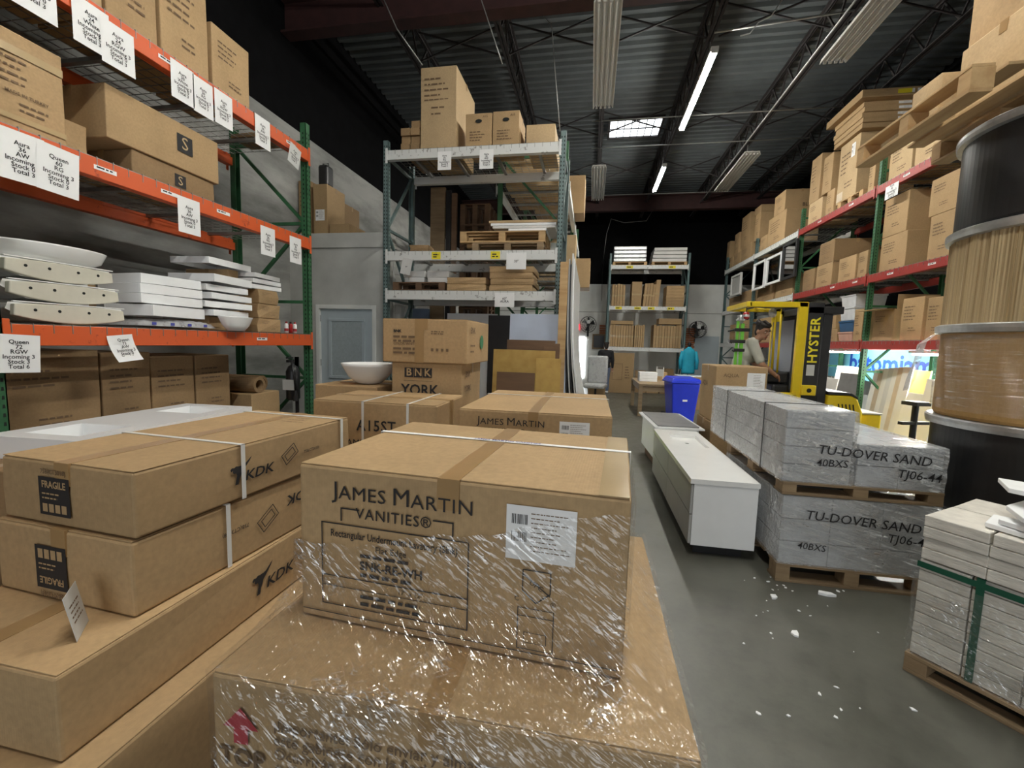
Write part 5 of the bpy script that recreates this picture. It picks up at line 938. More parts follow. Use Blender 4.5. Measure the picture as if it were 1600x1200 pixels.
# far bay (white beams)
a = rc('wrapped carton at the far end of the right rack top, lower row', 1136, 1146, 400, RC, .7, group=g); za = rtop(a); done(rc('wrapped carton at the far end of the right rack top, upper row', 1137, 1147, 372, za, .65, group=g))
a = rc('wrapped carton second from the far end on the right rack top, lower row', 1147, 1158, 392, RC, .7, group=g); za = rtop(a); done(rc('wrapped carton second from the far end on the right rack top, upper row', 1149, 1156, 362, za, .65, group=g))
a = rc('tall wrapped carton third from the far end on the right rack top, lower row', 1159, 1175, 378, RC, .75, group=g); za = rtop(a); done(rc('tall wrapped carton third from the far end on the right rack top, upper row', 1161, 1174, 330, za, .75, group=g))
a = rc('carton beside the second post on the right rack top, lower row', 1181, 1200, 365, RC, .8, group=g); za = rtop(a); b = rc('dark printed carton beside the second post on the right rack top, upper row', 1182, 1200, 322, za, .8, group=g); zb = rtop(b); done(rc('flat carton lying on the dark printed carton on the right rack top', 1181, 1200, 306, zb, .85, h=.2, group=g))
a = rc('carton left of the third post on the right rack top, lower of two', 1203, 1230, 325, RC, .75, group=g); za = rtop(a); b = done(rc('carton lettered BLU left of the third post on the right rack top', 1212, 1229, 295, za, .75, group=g)); t_ = text(b, 'BLU', .12, (0, 0, 0), 'right', 'ink')
wv = max(abs(v.co.x) for v in b.data.vertices); t_.location = (wv + .008, .12, .12)
# third bay (red beams)
a = rc('lower carton right of the third post on the right rack top, far column', 1266, 1287, 300, RC, .7, group=g, m='card_pale', h=.50); za = rtop(a); done(rc('tall carton right of the third post on the right rack top, far column', 1264, 1286, 238, za, .7, group=g))
a = rc('lower carton right of the third post on the right rack top, near column', 1293, 1306, 290, RC, .75, group=g, h=.52); za = rtop(a); done(rc('tall carton right of the third post on the right rack top, near column', 1289, 1304, 236, za, .75, group=g))
ya, yb = P(1315, 300, X=RF).y, max(8.80, P(1357, 300, X=RF).y)
pallet('pallet under the tall carton and flat boxes on the right rack top', RF + .45, (ya + yb) / 2, RC, 1.0, ya - yb, .14, n=6)
c = done(rc('large pale carton with an orange mark standing on the pallet of the right rack top', 1316, 1347, 205, RC + .1425, .85, RF + .0, m='card_pale', group=g)); hh = max(v.co.z for v in c.data.vertices); wv = max(abs(v.co.x) for v in c.data.vertices)
face_mb([(-wv * .9, -wv * .3, .04, .2)], 'front', .433).build('orange_mark', 'sheet_tan', c); label_sheet(c, 'front', .433, wv * .25, wv * .6, hh * .68, hh * .9, 4)
zz = c.location.z + hh + .004; yc = c.location.y
for k in range(6):
    hk = .085 if k < 5 else .13; o = carton('long flat carton on the large pale carton, %s from the bottom' % ORD[k], RF + .46 - (.0 if k < 5 else .06), yc - .02 * (k % 2), zz, 1.05 + (.12 if k == 5 else .02 * (k % 3)), .92 + (.25 if k == 5 else 0), hk, 0, 'card', None, seed=140 + k, group='flat cartons on the right rack top'); zz += hk + .0025
    for j in range(1 + k % 2): label_sheet(o, 'front', (.92 + (.25 if k == 5 else 0)) / 2 + .0075, .0 + j * .24, .2 + j * .24, hk * .25, hk * .75, k, False)
    if k == 5: face_mb([(-.05, .16, .03, .10)], 'front', 1.17 / 2 + .0085).build('yellow_label', 'yellow_label', o)
# near bay top
done(rc('narrow carton beside the fourth post on the right rack top', 1358, 1369, 262, RC, .6, group=g, h=.6)); done(rc('large carton right of the fourth post on the right rack top', 1384, 1425, 262, RC, .7, group=g, m='card_pale', h=.62)); done(rc('large carton behind the hanging pallet on the right rack top', 1430, 1475, 235, RC, .7, group=g, m='card_pale', h=.66))
# middle shelf
g = 'cartons on the middle shelf of the right rack'
done(rc('brown carton at the far end of the middle right shelf', 1140, 1158, 462, RB, .6, h=.42, group=g, m='card_dark')); done(rc('brown carton second from the far end of the middle right shelf', 1159, 1176, 455, RB, .6, h=.48, group=g, m='card_dark'))
done(rc('dark carton behind the white frames on the middle right shelf', 1182, 1210, 448, RB, .6, h=.45, group=g, m='card_dark')); done(rc('pale carton left of the third post on the middle right shelf', 1213, 1240, 432, RB, .6, h=.55, group=g))
b = done(rc('wide carton lettered BLU right of the third post on the middle right shelf', 1256, 1274, 418, RB, .8, group=g, m='card_dark')); wv = max(abs(v.co.x) for v in b.data.vertices); t_ = text(b, 'BLU', .14, (wv + .008, .05, .2), 'right', 'ink', bold=.002)
a = rc('carton lower of two on the middle right shelf, right of the lettered one', 1277, 1302, 408, RB, .7, group=g); za = rtop(a); done(rc('wide carton upper of two on the middle right shelf', 1282, 1306, 372, za, .8, group=g, m='card_dark'))
done(rc('medium carton in the middle of the third bay, middle right shelf', 1312, 1340, 396, RB, .6, group=g)); done(rc('narrow carton beside the fourth post on the middle right shelf', 1342, 1358, 390, RB, .6, group=g))
a = rc('big carton right of the fourth post on the middle right shelf, lower one', 1374, 1420, 362, RB, .8, group=g, h=.56); za = rtop(a); done(rc('big carton right of the fourth post on the middle right shelf, upper one', 1376, 1424, 296, za, .8, group=g, h=.60))
a = rc('tall strapped carton beside the drums on the middle right shelf, lower one', 1455, 1500, 330, RB, .7, group=g, h=.62, m='card'); za = rtop(a); done(rc('tall strapped carton beside the drums on the middle right shelf, upper one', 1458, 1503, 260, za, .7, group=g, h=.50))
# bottom shelf
g = 'cartons on the bottom shelf of the right rack'
done(rc('pale carton on the bottom right shelf, seen past the lift operator', 1142, 1160, 495, RA, .6, h=.6, group=g)); done(rc('wide brown carton on the bottom right shelf behind the lift operator', 1162, 1178, 490, RA, .6, h=.68, group=g)); done(rc('brown carton on the bottom right shelf behind the lift mast', 1186, 1212, 492, RA, .6, h=.66, group=g)); done(rc('brown carton on the bottom right shelf left of the third post', 1214, 1242, 492, RA, .6, h=.64, group=g))
a = rc('small brown carton right of the lift mast on the bottom right shelf, lower one', 1292, 1309, 520, RA, .5, group=g, h=.24); za = rtop(a); done(rc('small brown carton right of the lift mast on the bottom right shelf, upper one', 1291, 1308, 492, za, .5, group=g, h=.36))
yy0, yy1 = P(1311, 500, X=RF).y, P(1334, 500, X=RF).y
for k, (h_, m_, lb) in enumerate(((.17, 'pink_box', 'pinkish box at the bottom of the storage tote stack'), (.20, 'tote_blue', 'dark blue storage tote in the tote stack'), (.24, 'tote_white', 'pale grey storage tote, lower of two above the blue one'), (.22, 'tote_white', 'pale grey storage tote on top of the tote stack'))):
    z_ = RA + (0, .173, .377, .621)[k]; o = thing('storage_tote', lb, 'tote', (RF + .25, (yy0 + yy1) / 2, z_), -pi / 2, 'stacked totes'); l = (yy0 - yy1) / 2 - .01
    MB().hexa([(-l * .93, -.23, 0), (l * .93, -.23, 0), (l * .93, .23, 0), (-l * .93, .23, 0), (-l, -.25, h_ - .03), (l, -.25, h_ - .03), (l, .25, h_ - .03), (-l, .25, h_ - .03)]).build('body', m_, o, bevel=.01); MB().box(-l - .008, l + .008, -.258, .258, h_ - .03, h_).build('lid', m_, o, bevel=.006)
done(rc('brown carton between the totes and the fourth post on the bottom right shelf', 1336, 1351, 482, RA, .55, group=g))
ob = done(rc('open carton with a raised flap on the bottom right shelf', 1362, 1400, 482, RA, .6, group=g, tape=None)); wv = max(abs(v.co.x) for v in ob.data.vertices); hh = max(v.co.z for v in ob.data.vertices)
MB().hexa([(-wv, -.30, hh), (wv, -.30, hh), (wv, -.296, hh + .004), (-wv, -.296, hh + .004), (-wv + .02, -.60, hh - .02 + .0), (wv + .06, -.60, hh - .02), (wv + .06, -.596, hh - .015), (-wv + .02, -.596, hh - .015)]).build('open_flap', 'card_pale', ob); MB().box(wv - .004, wv, -.28, .28, hh, hh + .22).build('open_flap', 'card', ob)
done(rc('large carton with rows of print right of the open carton', 1411, 1447, 462, RA, .7, group=g)); done(rc('carton half hidden by the drums on the bottom right shelf', 1450, 1480, 462, RA, .7, group=g))
# strips and signs on the right rack beams
for k, (px, py, z) in enumerate(((1280, 350, 2), (1330, 318, 2), (1415, 285, 2), (1300, 452, 1), (1335, 444, 1), (1390, 432, 1), (1455, 418, 1))):
    p = P(px, py, X=RX - .04); o = MB().box(-.001, 0, -.07, .07, -.014, .014).build('beam_label', 'paper', None); tag(o, 'small white code strip on the %s red beam, %s from the far end' % (('', 'middle', 'top')[z], ORD[k if z == 2 else k - 3]), 'label', 'code strips on the right rack'); o.location = (RX - .0375, p.y, RZ[z] - .06); print_rows(o, 'left', .0016, -.055, .055, .008, 1, .01, .02, k, 'ink')
o = sign('white stock sign hanging under the top red beam by the fourth post', RX - .041, P(1398, 297, X=RX).y, RZ[2] - .09, -pi / 2, ['Aura', '30'] + ST, w=.3, h=.2, grp='stock signs taped to the racks')
# framed medicine cabinets hung on the top beam, white beam part
def hung_frame(label, pa, pb, py0, py1, frame_m, pane_m):
    ya, yb = P(pa, py0, X=RX - .1).y, P(pb, py0, X=RX - .1).y; zt, zb_ = P(pb, py0, X=RX - .1).z, P(pb, py1, X=RX - .1).z; zt = min(zt, RZ[2] - .04)
    o = thing('framed_mirror', label, 'mirror', (RX - .042, (ya + yb) / 2, zb_), -pi / 2, 'framed mirrors hung on the right rack'); w_ = (ya - yb) / 2 - .01; h_ = zt - zb_; t = .06
    q = MB(); [q.box(*b_) for b_ in ((-w_, -w_ + t, -.06, 0, 0, h_), (w_ - t, w_, -.06, 0, 0, h_), (-w_ + t, w_ - t, -.06, 0, 0, t), (-w_ + t, w_ - t, -.06, 0, h_ - t, h_))]; q.build('frame', frame_m, o, bevel=.006); MB().box(-w_ + t, w_ - t, -.03, -.02, t, h_ - t).build('glass', pane_m, o)
    for s_ in (-1, 1): MB().box(s_ * w_ * .5 - .01, s_ * w_ * .5 + .01, -.004, .0, h_ - .01, h_ + .05).build('hook', 'galvanised', o)
hung_frame('grey panel mirror hung at the far end of the right rack', 1143, 1158, 425, 458, 'paper_dim', 'grey_front'); hung_frame('white framed mirror hung on the right rack, left of two', 1178, 1196, 404, 448, 'white_lacquer', 'mirror'); hung_frame('white framed mirror hung on the right rack, right of two', 1198, 1222, 392, 438, 'white_lacquer', 'mirror'); hung_frame('black framed mirror hung beside the third post of the right rack', 1224, 1246, 372, 430, 'black_metal', 'mirror')
# ------------------------------------------------------------------ showroom under the right rack
bl = MB().box(0, .004, -2.6, 2.6, 0, .70).build('banner', 'banner_blue', None); bl.location = (RX + 1.22, 9.2, 1.02); tag(bl, 'light blue banner with dark blue lettering behind the leaning tiles', 'banner')
text(bl, 'batomiami', .54, (-.004, .45, .36), 'left', 'banner_text', bold=.012, name='lettering', sx=1.15)
for yy in (-2.5, 0, 2.5): MB().tube([(.03, yy, -1.02), (.03, yy, .70)], .02, 8).build('support_post', 'galvanised', bl)
def slab(label, pa, pb, pyt, xf, m, t=.02, tilt=7, h=None, name='tile_slab'):
    ya, yb = P(pa, pyt, X=xf).y, P(pb, pyt, X=xf).y; zt = h or P((pa + pb) / 2, pyt, X=xf).z; w_ = ya - yb
    o = MB().box(-w_ / 2, w_ / 2, -t, 0, 0, zt).build(name, m, None, bevel=.002); o.location = (xf, (ya + yb) / 2, t * sin(radians(tilt)) + .001); o.rotation_euler = (-radians(tilt), 0, -pi / 2); return tag(o, label, 'tile', 'tile slabs displayed under the right rack')
slab('white tile slab leaning left of the green post', 1278, 1300, 590, RX + .14, 'showroom_tile'); slab('narrow white tile slab beside the lift mast', 1262, 1276, 585, RX + .2, 'showroom_tile'); slab('dark grey tile slab leaning left of the green post', 1302, 1334, 583, RX + .10, 'tile_grey'); slab('pale tile slab behind the dark grey one', 1296, 1336, 572, RX + .27, 'showroom_tile')
for k in range(7): slab('cream tile slab in the row right of the green post, %s' % ORD[k], 1352 + k * 7, 1367 + k * 7, 576 - k * .6, RX + .22 - k * .028, ('showroom_tile', 'sheet_tan', 'showroom_tile', 'marble_white', 'showroom_tile', 'sheet_tan', 'marble_white')[k], .016, 7)
slab('yellow patterned tile slab right of the cream row', 1408, 1437, 578, RX + .16, 'tile_yellow'); slab('white veined slab beside the drums', 1432, 1455, 592, RX + .06, 'marble_white'); slab('folded grey and white tile in front of the yellow one', 1394, 1420, 612, RX - .02, 'marble_white', tilt=12)
ll = thing('work_light', 'fluorescent work light hanging under the bottom red beam over the tiles', 'lamp', (RX + .35, 7.0, RZ[0] - .20)); MB().box(-.07, .07, -.65, .65, .03, .06).build('housing', 'fixture_white', ll); [MB().tube([(s_ * .035, -.6, .01), (s_ * .035, .6, .01)], .014, 8).build('tube', 'tube_lit', ll) for s_ in (-1, 1)]
for yy in (-.5, .5): MB().tube([(0, yy, .06), (0, yy, .17)], .006, 6).build('hanger', 'conduit', ll)
l2 = thing('work_light', 'fluorescent work light under the right rack behind the lift', 'lamp', (RX + .35, 9.65, RZ[0] - .20)); MB().box(-.07, .07, -.65, .65, .03, .06).build('housing', 'fixture_white', l2); MB().tube([(0, -.6, .01), (0, .6, .01)], .014, 8).build('tube', 'tube_lit', l2)
for yy in (-.5, .5): MB().tube([(0, yy, .06), (0, yy, .17)], .006, 6).build('hanger', 'conduit', l2)
p = P(1390, 640, X=4.1); tt = thing('tool_stand', 'black metal sawing stand before the cream tiles', 'stand', (4.12, 6.35, 0), .3); MB().tube([(0, 0, 0), (0, 0, .95)], .035, 10).build('post', 'black_metal', tt); MB().box(-.2, .2, -.03, .03, .70, .74).build('arm', 'black_metal', tt); MB().box(-.1, .1, -.1, .1, .95, 1.0).build('head_plate', 'black_metal', tt); MB().lathe([(0, 0), (.2, 0), (.2, .02), (0, .02)], 16).build('base', 'black_metal', tt)
# ------------------------------------------------------------------ white vanity on the floor
VX0, VX1, VY0, VY1 = .80, 1.275, 3.42, 5.42
vn = thing('vanity_cabinet', 'long white wall-hung vanity with grey drawers lying along the aisle', 'vanity', ((VX0 + VX1) / 2, (VY0 + VY1) / 2, 0), 0); hw, hl = (VX1 - VX0) / 2, (VY1 - VY0) / 2
MB().box(-hw + .02, hw, -hl, hl, .09, .575).build('body', 'white_lacquer', vn, bevel=.003); MB().box(-hw + .06, hw - .06, -hl + .08, hl - .08, 0, .09).build('support_block', 'black_plastic', vn)
for i in range(2):
    for j in range(2): MB().box(-hw, -hw + .018, -hl + .006 + i * hl + .0, -.004 + i * hl, .10 + j * .235, .10 + j * .235 + .228).build('drawer_front', 'grey_front', vn, bevel=.002)
q = MB(); bx0, bx1, by0, by1 = -.12, .17, .12, .72
for b_ in ((-hw - .008, hw + .006, -hl - .008, by0), (-hw - .008, hw + .006, by1, hl + .006), (-hw - .008, bx0, by0, by1), (bx1, hw + .006, by0, by1)): q.box(b_[0], b_[1], b_[2], b_[3], .575, .612)
q.box(bx0, bx1, by0, by1, .5755, .58); q.build('basin_top', 'white_ceramic', vn)
MB().lathe([(.02, .5802), (.02, .583), (0, .583)], 14, c=(.02, .42)).build('drain', 'chrome', vn)
v2 = thing('vanity_cabinet', 'second white vanity with a dark stone top beyond the long one', 'vanity', (1.10, 6.25, 0), radians(3)); MB().box(-.25, .25, -.55, .55, .14, .58).build('body', 'white_lacquer', v2, bevel=.003); MB().box(-.30, .30, -.62, .62, .58, .60).build('rim_top', 'white_lacquer', v2); MB().box(-.25, .25, -.56, .56, .60, .615).build('dark_top', 'tile_grey', v2, bevel=.003); MB().box(-.2, .2, -.5, .5, 0, .14).build('support_block', 'board_brown', v2)
# ------------------------------------------------------------------ wrapped tile pallets
GX0, GX1, GY0 = 1.335, 2.28, 3.18
def wrapped(name, label, x0, x1, y0, y1, z0, z1, m='tile_pack', n=(3, 4, 3)):
    o = thing(name, label, 'tile pack', ((x0 + x1) / 2, (y0 + y1) / 2, z0), 0, 'wrapped tile packs'); w_, d_, h_ = (x1 - x0) / 2, (y1 - y0) / 2, z1 - z0; nx_, ny_, nz_ = n
    for k in range(nz_):
        for i in range(nx_):
            for j in range(ny_): MB().box(-w_ + .012 + i * 2 * (w_ - .012) / nx_ + .002, -w_ + .012 + (i + 1) * 2 * (w_ - .012) / nx_ - .002, -d_ + .012 + j * 2 * (d_ - .012) / ny_ + .002, -d_ + .012 + (j + 1) * 2 * (d_ - .012) / ny_ - .002, k * h_ / nz_ + .001, (k + 1) * h_ / nz_ - .006).build('tile_box', m, o, bevel=.003)
    q = MB(); N_ = 120; rgs = []
    for k in range(9):
        v = k / 8; ring_ = []
        for i in range(N_):
            t = i / N_; x_, y_ = rect_pt(0, 0, 2 * w_ + .008 + .006 * wob(t, 21, k * 2.1), 2 * d_ + .008 + .006 * wob(t, 17, k * 1.7), 0, t); ring_.append((x_, y_, h_ * v + (.004 if k == 8 else 0)))
        rgs.append(ring_)
    q.v = [p for rg in rgs for p in rg]
    for k in range(8):
        for i in range(N_): q.f.append((k * N_ + i, k * N_ + (i + 1) % N_, (k + 1) * N_ + (i + 1) % N_, (k + 1) * N_ + i))
    q.f.append(tuple(8 * N_ + i for i in range(N_))); q.build('stretch_film', 'film_grey', o, smooth=False); return o
pallet('pallet under the lower wrapped tile pack', (GX0 + GX1) / 2, GY0 + .62, 0, GX1 - GX0, 1.24, .13, n=6, m='old_pine'); LT = wrapped('tile_pack', 'lower grey film-wrapped tile pack with handwriting, standing on its pallet', GX0, GX1, GY0, GY0 + 1.24, .132, .615)
text(LT, 'TU-DOVER SAND', .088, (.02, -.632, .345), 'front', 'ink', bold=.0003, extra=-.05, name='handwriting', shear=.1); text(LT, 'TJ06-44', .08, (.30, -.632, .245), 'front', 'ink', bold=.0003, extra=-.05, name='handwriting', shear=.1); text(LT, '40BXS', .065, (-.27, -.632, .14), 'front', 'ink', bold=.0002, extra=-.05, name='handwriting', shear=.1)
pallet('pallet between the two wrapped tile packs', (GX0 + GX1) / 2, GY0 + .62, .6225, GX1 - GX0 + .01, 1.24, .09, n=6, m='old_pine')
UT = wrapped('tile_pack', 'upper low film-wrapped tile pack with handwriting', GX0 + .43, GX1, GY0, GY0 + 1.2, .7145, 1.0, n=(2, 3, 2)); TT = wrapped('tile_pack', 'tall film-wrapped tile pack with black straps, left of the upper low one', GX0 - .02, GX0 + .415, GY0, GY0 + 1.78, .7145, 1.205, n=(1, 5, 4))
text(UT, 'TU-DOVER SAND', .085, (-.17, -.612, .215), 'front', 'ink', bold=.0003, extra=-.06, name='handwriting', shear=.1); text(UT, 'TJ06-44', .08, (.10, -.612, .10), 'front', 'ink', bold=.0003, extra=-.06, name='handwriting', shear=.1); text(TT, '40BXS', .07, (.08, -.902, .145), 'front', 'ink', bold=.0002, name='handwriting', shear=.1)
for yy in (-.55, .35): MB().box(-.228, .228, yy - .008, yy + .008, .4965, .500).box(-.2315, -.2285, yy - .008, yy + .008, 0, .5).build('strap', 'strap_black', TT)
# aqua carton behind
AB = carton('brown carton with a white label sheet behind the wrapped tile packs', 1.80, 5.98, .70, .58, .70, .69, 0, 'card', 'x', True, seed=161); label_sheet(AB, 'front', .3585, .06, .26, .40, .62, 7, False); text(AB, 'AQUA', .06, (-.12, -.358, .58), 'front', 'ink_faint'); text(AB, 'AQUA', .09, (-.298, .1, .45), 'left', 'ink_faint', bold=.001)
carton('brown carton under the labelled carton behind the tile packs', 1.80, 5.98, .1415, .62, .72, .555, 0, 'card_dark', 'x', seed=162); pallet('pallet under the labelled carton behind the tile packs', 1.80, 5.98, 0, .66, .74, m='old_pine', n=5)
# ------------------------------------------------------------------ stone pallet, front right
sa = atan2(-.80, .60); sx0, sy0 = 1.65, 2.40
SP = thing('stone_pallet_load', 'strapped block of cut stone tiles on a pallet at the right edge', 'stone tiles', (sx0, sy0, .105), sa); SW, SD, SH = .95, .62, .49
r = random.Random(4)
for k in range(6):
    for i in range(22):
        w_ = SW / 22; MB().box(i * w_ + .002 + r.uniform(0, .002), (i + 1) * w_ - .002, .006 * r.random(), SD / 2 - .003, k * SH / 6 + .001, (k + 1) * SH / 6 - .001).build('stone_tile', 'stone', SP) if False else None
for k in range(9):
    for i in range(5):
        for j in range(2): w_ = SW / 5; MB().box(i * w_ + .003, (i + 1) * w_ - .003, j * SD / 2 + .003 + .006 * r.random(), (j + 1) * SD / 2 - .003, k * SH / 9 + .001, (k + 1) * SH / 9 - .002).build('stone_tile', 'stone', SP, bevel=.003)
for xx in (.22, .70): MB().box(xx - .014, xx + .014, -.004, -.001, 0, SH + .002).box(xx - .014, xx + .014, -.004, SD, SH, SH + .003).build('strap', 'strap_green', SP)
MB().box(-.004, SW, -.0045, -.0015, SH - .04, SH - .012).build('strap', 'strap_green', SP); MB().box(-.012, .05, -.012, .05, 0, SH - .02).build('corner_guard', 'strap_black', SP) if False else None
q = MB(); N_ = 100; rgs = []
for k in range(6):
    rgs.append([(*rect_pt(SW / 2, SD / 2, SW + .022 + .008 * wob(i / N_, 19, k * 2), SD + .022 + .008 * wob(i / N_, 15, k * 1.4), 0, i / N_), SH * .86 * k / 5) for i in range(N_)])
q.v = [p for rg in rgs for p in rg]
for k in range(5):
    for i in range(N_): q.f.append((k * N_ + i, k * N_ + (i + 1) % N_, (k + 1) * N_ + (i + 1) % N_, (k + 1) * N_ + i))
q.build('stretch_film', 'film_stone', SP)
pl = pallet('weathered pallet under the strapped stone tiles', 0, 0, 0, SW + .02, SD + .02, .1, m='old_pine', n=5); pl.rotation_euler = (0, 0, sa); pl.location = (sx0 + cos(sa) * SW / 2 - sin(sa) * SD / 2, sy0 + sin(sa) * SW / 2 + cos(sa) * SD / 2, 0)
def stone_loc(u, v): return (sx0 + cos(sa) * u - sin(sa) * v, sy0 + sin(sa) * u + cos(sa) * v)
for i in range(4):
    for j in range(2):
        for k in range(4):
            if k == 3 and j == 1 and i > 1: continue
            x_, y_ = stone_loc(.115 + i * .232, .15 + j * .305); o = MB().box(-.113, .113, -.148, .148, 0, .052).build('stone_tile_slab', 'stone', None, bevel=.004); o.location = (x_ + r.uniform(-.006, .006), y_ + r.uniform(-.006, .006), .601 + k * .0545); o.rotation_euler = (0, 0, sa + r.uniform(-.015, .015)); tag(o, 'loose cut stone slab on the strapped block, %s column %s, layer %s' % (('front', 'rear')[j], ('one', 'two', 'three', 'four')[i], ('one', 'two', 'three', 'four')[k]), 'stone tile', 'loose stone slabs')
for k in range(7):
    u, v = .36 + .08 * (k % 3), .16 + .02 * k; x_, y_ = stone_loc(u, v); n_ = 5 + k % 2; pts = [((.24 - .03 * (i % 2)) * cos(2 * pi * i / n_ + k), (.14 + .03 * ((i + k) % 2)) * sin(2 * pi * i / n_ + k)) for i in range(n_)]
    o = MB().prism(pts, 0, .022).build('broken_tile_shard', 'foam', None, bevel=.003); o.location = (x_, y_, .8225 + k * .0265); o.rotation_euler = (0, 0, sa + .5 * k); tag(o, 'broken white tile shard on the loose stone, %s from the bottom' % ORD[k], 'tile shard', 'white tile shards')
# ------------------------------------------------------------------ drums
DX, DY, DR = 2.95, 3.35, .60
DZ = (.0, .57, 1.19, 1.81, 2.43, 3.06)
dn = ('black_plastic', 'black_plastic', 'card_amber', 'raw_edge', 'black_plastic')
dl = ('black drum at the bottom of the drum column', 'black drum with a galvanised rim, second of the drum column', 'cardboard-clad drum wrapped in clear film in the drum column', 'drum with ragged fibre sides in the drum column', 'black drum at the top of the drum column')
for k in range(5):
    h_ = DZ[k + 1] - DZ[k] - .003; o = thing('drum', dl[k], 'drum', (DX, DY, DZ[k]), 0, 'stacked drums'); rb = DR - .035
    if k == 3:
        n_ = 420; q = MB(); rr_ = random.Random(9); ring_ = [rb + rr_.uniform(-.009, .009) for _ in range(n_)]
        for zz in (.0, h_ - .05): q.v += [(ring_[i] * cos(2 * pi * i / n_), ring_[i] * sin(2 * pi * i / n_), zz) for i in range(n_)]
        for i in range(n_): q.f.append((i, (i + 1) % n_, n_ + (i + 1) % n_, n_ + i))
        q.f.append(tuple(range(n_))[::-1]); q.f.append(tuple(range(n_, 2 * n_))); q.build('body', dn[k], o)
    else: MB().lathe([(rb - .01, 0), (rb, .02), (rb, h_ - .05)], 96).build('body', dn[k], o, smooth=False)
    MB().lathe([(rb + .002, h_ - .06), (DR - .004, h_ - .055), (DR, h_ - .03), (DR, h_ - .008), (DR - .012, h_), (DR - .05, h_)], 96, cap=True).build('rim', 'galvanised', o)
    if k == 2:
        q = MB(); N_ = 200; rgs = [[((rb + .012 + .006 * wob(i / N_, 31, kk)) * cos(2 * pi * i / N_), (rb + .012 + .006 * wob(i / N_, 31, kk)) * sin(2 * pi * i / N_), .05 + (h_ - .12) * kk / 6) for i in range(N_)] for kk in range(7)]; q.v = [p for rg in rgs for p in rg]
        for kk in range(6):
            for i in range(N_): q.f.append((kk * N_ + i, kk * N_ + (i + 1) % N_, (kk + 1) * N_ + (i + 1) % N_, (kk + 1) * N_ + i))
        q.build('film_wrap', 'film_drum', o, smooth=True)
        a0 = radians(156); tl = MB(); pts = [(DR * 1.0, .56), (DR + .06, .5), (DR + .07, .38), (DR + .10, .24), (DR + .11, .16)]
        for j, (rr_, zz) in enumerate(pts): w_ = .05 + .03 * (j % 2); tl.v += [(rr_ * cos(a0 - w_ / DR), rr_ * sin(a0 - w_ / DR), zz), ((rr_ + .03) * cos(a0), (rr_ + .03) * sin(a0), zz - .02), (rr_ * cos(a0 + w_ / DR), rr_ * sin(a0 + w_ / DR), zz)]
        for j in range(4):
            for i in range(2): tl.f.append((j * 3 + i, j * 3 + i + 1, j * 3 + 4 + i, j * 3 + 3 + i))
        tl.build('loose_film_tail', 'film_milky', o)
# pallet with cartons on top of the drums
pt = pallet('weathered pallet lying on the drum column, seen from below', DX - .37, 3.50, DZ[5] + .0, 1.06, 1.15, .15, radians(90), m='pine', n=7)
carton('pale carton at the front of the high pallet', DX - .28, 3.32, DZ[5] + .1525, .58, .60, .42, radians(2), 'card_pale', 'x', seed=171); carton('carton stacked on the pale carton of the high pallet', DX - .26, 3.33, DZ[5] + .5755, .55, .60, .50, 0, 'card', 'y', seed=172); carton('pale carton at the back of the high pallet', DX - .34, 3.82, DZ[5] + .1525, .6, .28, .34, 0, 'card_pale', 'y', seed=173)
# chips of broken tile on the floor
r = random.Random(12)
for k in range(46):
    px, py = r.uniform(1160, 1440), r.uniform(880, 1130)
    if k < 26: px, py = 1195 + abs(r.gauss(0, 75)), 900 + abs(r.gauss(0, 45))
    p = P(px, py, Z=0); s_ = r.uniform(.004, .014) * (2.2 if k in (3, 9) else 1); n_ = r.randint(4, 6)
    o = MB().prism([(s_ * r.uniform(.6, 1.4) * cos(2 * pi * i / n_), s_ * r.uniform(.4, 1) * sin(2 * pi * i / n_)) for i in range(n_)], 0, s_ * .35).build('tile_chip', 'foam', None); o.location = (p.x, p.y, .0005); o.rotation_euler = (0, 0, r.uniform(0, 6)); tag(o, 'tiny white tile chip scattered on the concrete floor by the tile packs', 'chip', 'white chips on the floor')
p = P(1291, 930, Z=0); o = MB().prism([(-.05, -.015), (.0, -.022), (.055, -.005), (.03, .018), (-.04, .016)], 0, .018).build('tile_fragment', 'foam', None, bevel=.002); o.location = (p.x, p.y, .0005); o.rotation_euler = (0, 0, -.2); tag(o, 'largest white tile fragment on the floor before the tile packs', 'fragment')
# ------------------------------------------------------------------ lift truck
FYN, FYF = 6.62, 7.55
FL = thing('order_picker_truck', 'yellow and black lift truck with overhead guard beside the right rack', 'lift truck', (3.1, 7.08, 0))
def fp(px, py, y=FYN): p = P(px, py, Y=y); return Vector((p.x - 3.1, y - 7.08, p.z))
yn, yf = FYN - 7.08, FYF - 7.08
# overhead guard and posts
gt = fp(1262, 476).z; xr = fp(1264, 476).x; xl0 = fp(1178, 473).x; xl1 = fp(1145, 484, 7.3).x
for y_ in (yn + .03, yf - .03):
    MB().bar((xl0 - .05, y_, gt), (xr, y_, gt), .06, .075).build('guard_rail', 'yellow_paint', FL, bevel=.01); MB().bar((xr - .055, y_, .30), (xr - .055, y_, gt + .035), .12, .06, up=(0, 1, 0)).build('guard_post', 'yellow_paint', FL, bevel=.008)
MB().bar((xl0 - .05, yn, gt), (xl0 - .05, yf, gt), .075).build('guard_crossbar', 'yellow_paint', FL, bevel=.012)
for k in range(5): x_ = xl0 + .08 + k * (xr - xl0 - .2) / 4; MB().bar((x_, yn + .03, gt + .01), (x_, yf - .03, gt + .01), .03, .03).build('guard_bar', 'yellow_paint' if k == 0 else 'black_metal', FL)
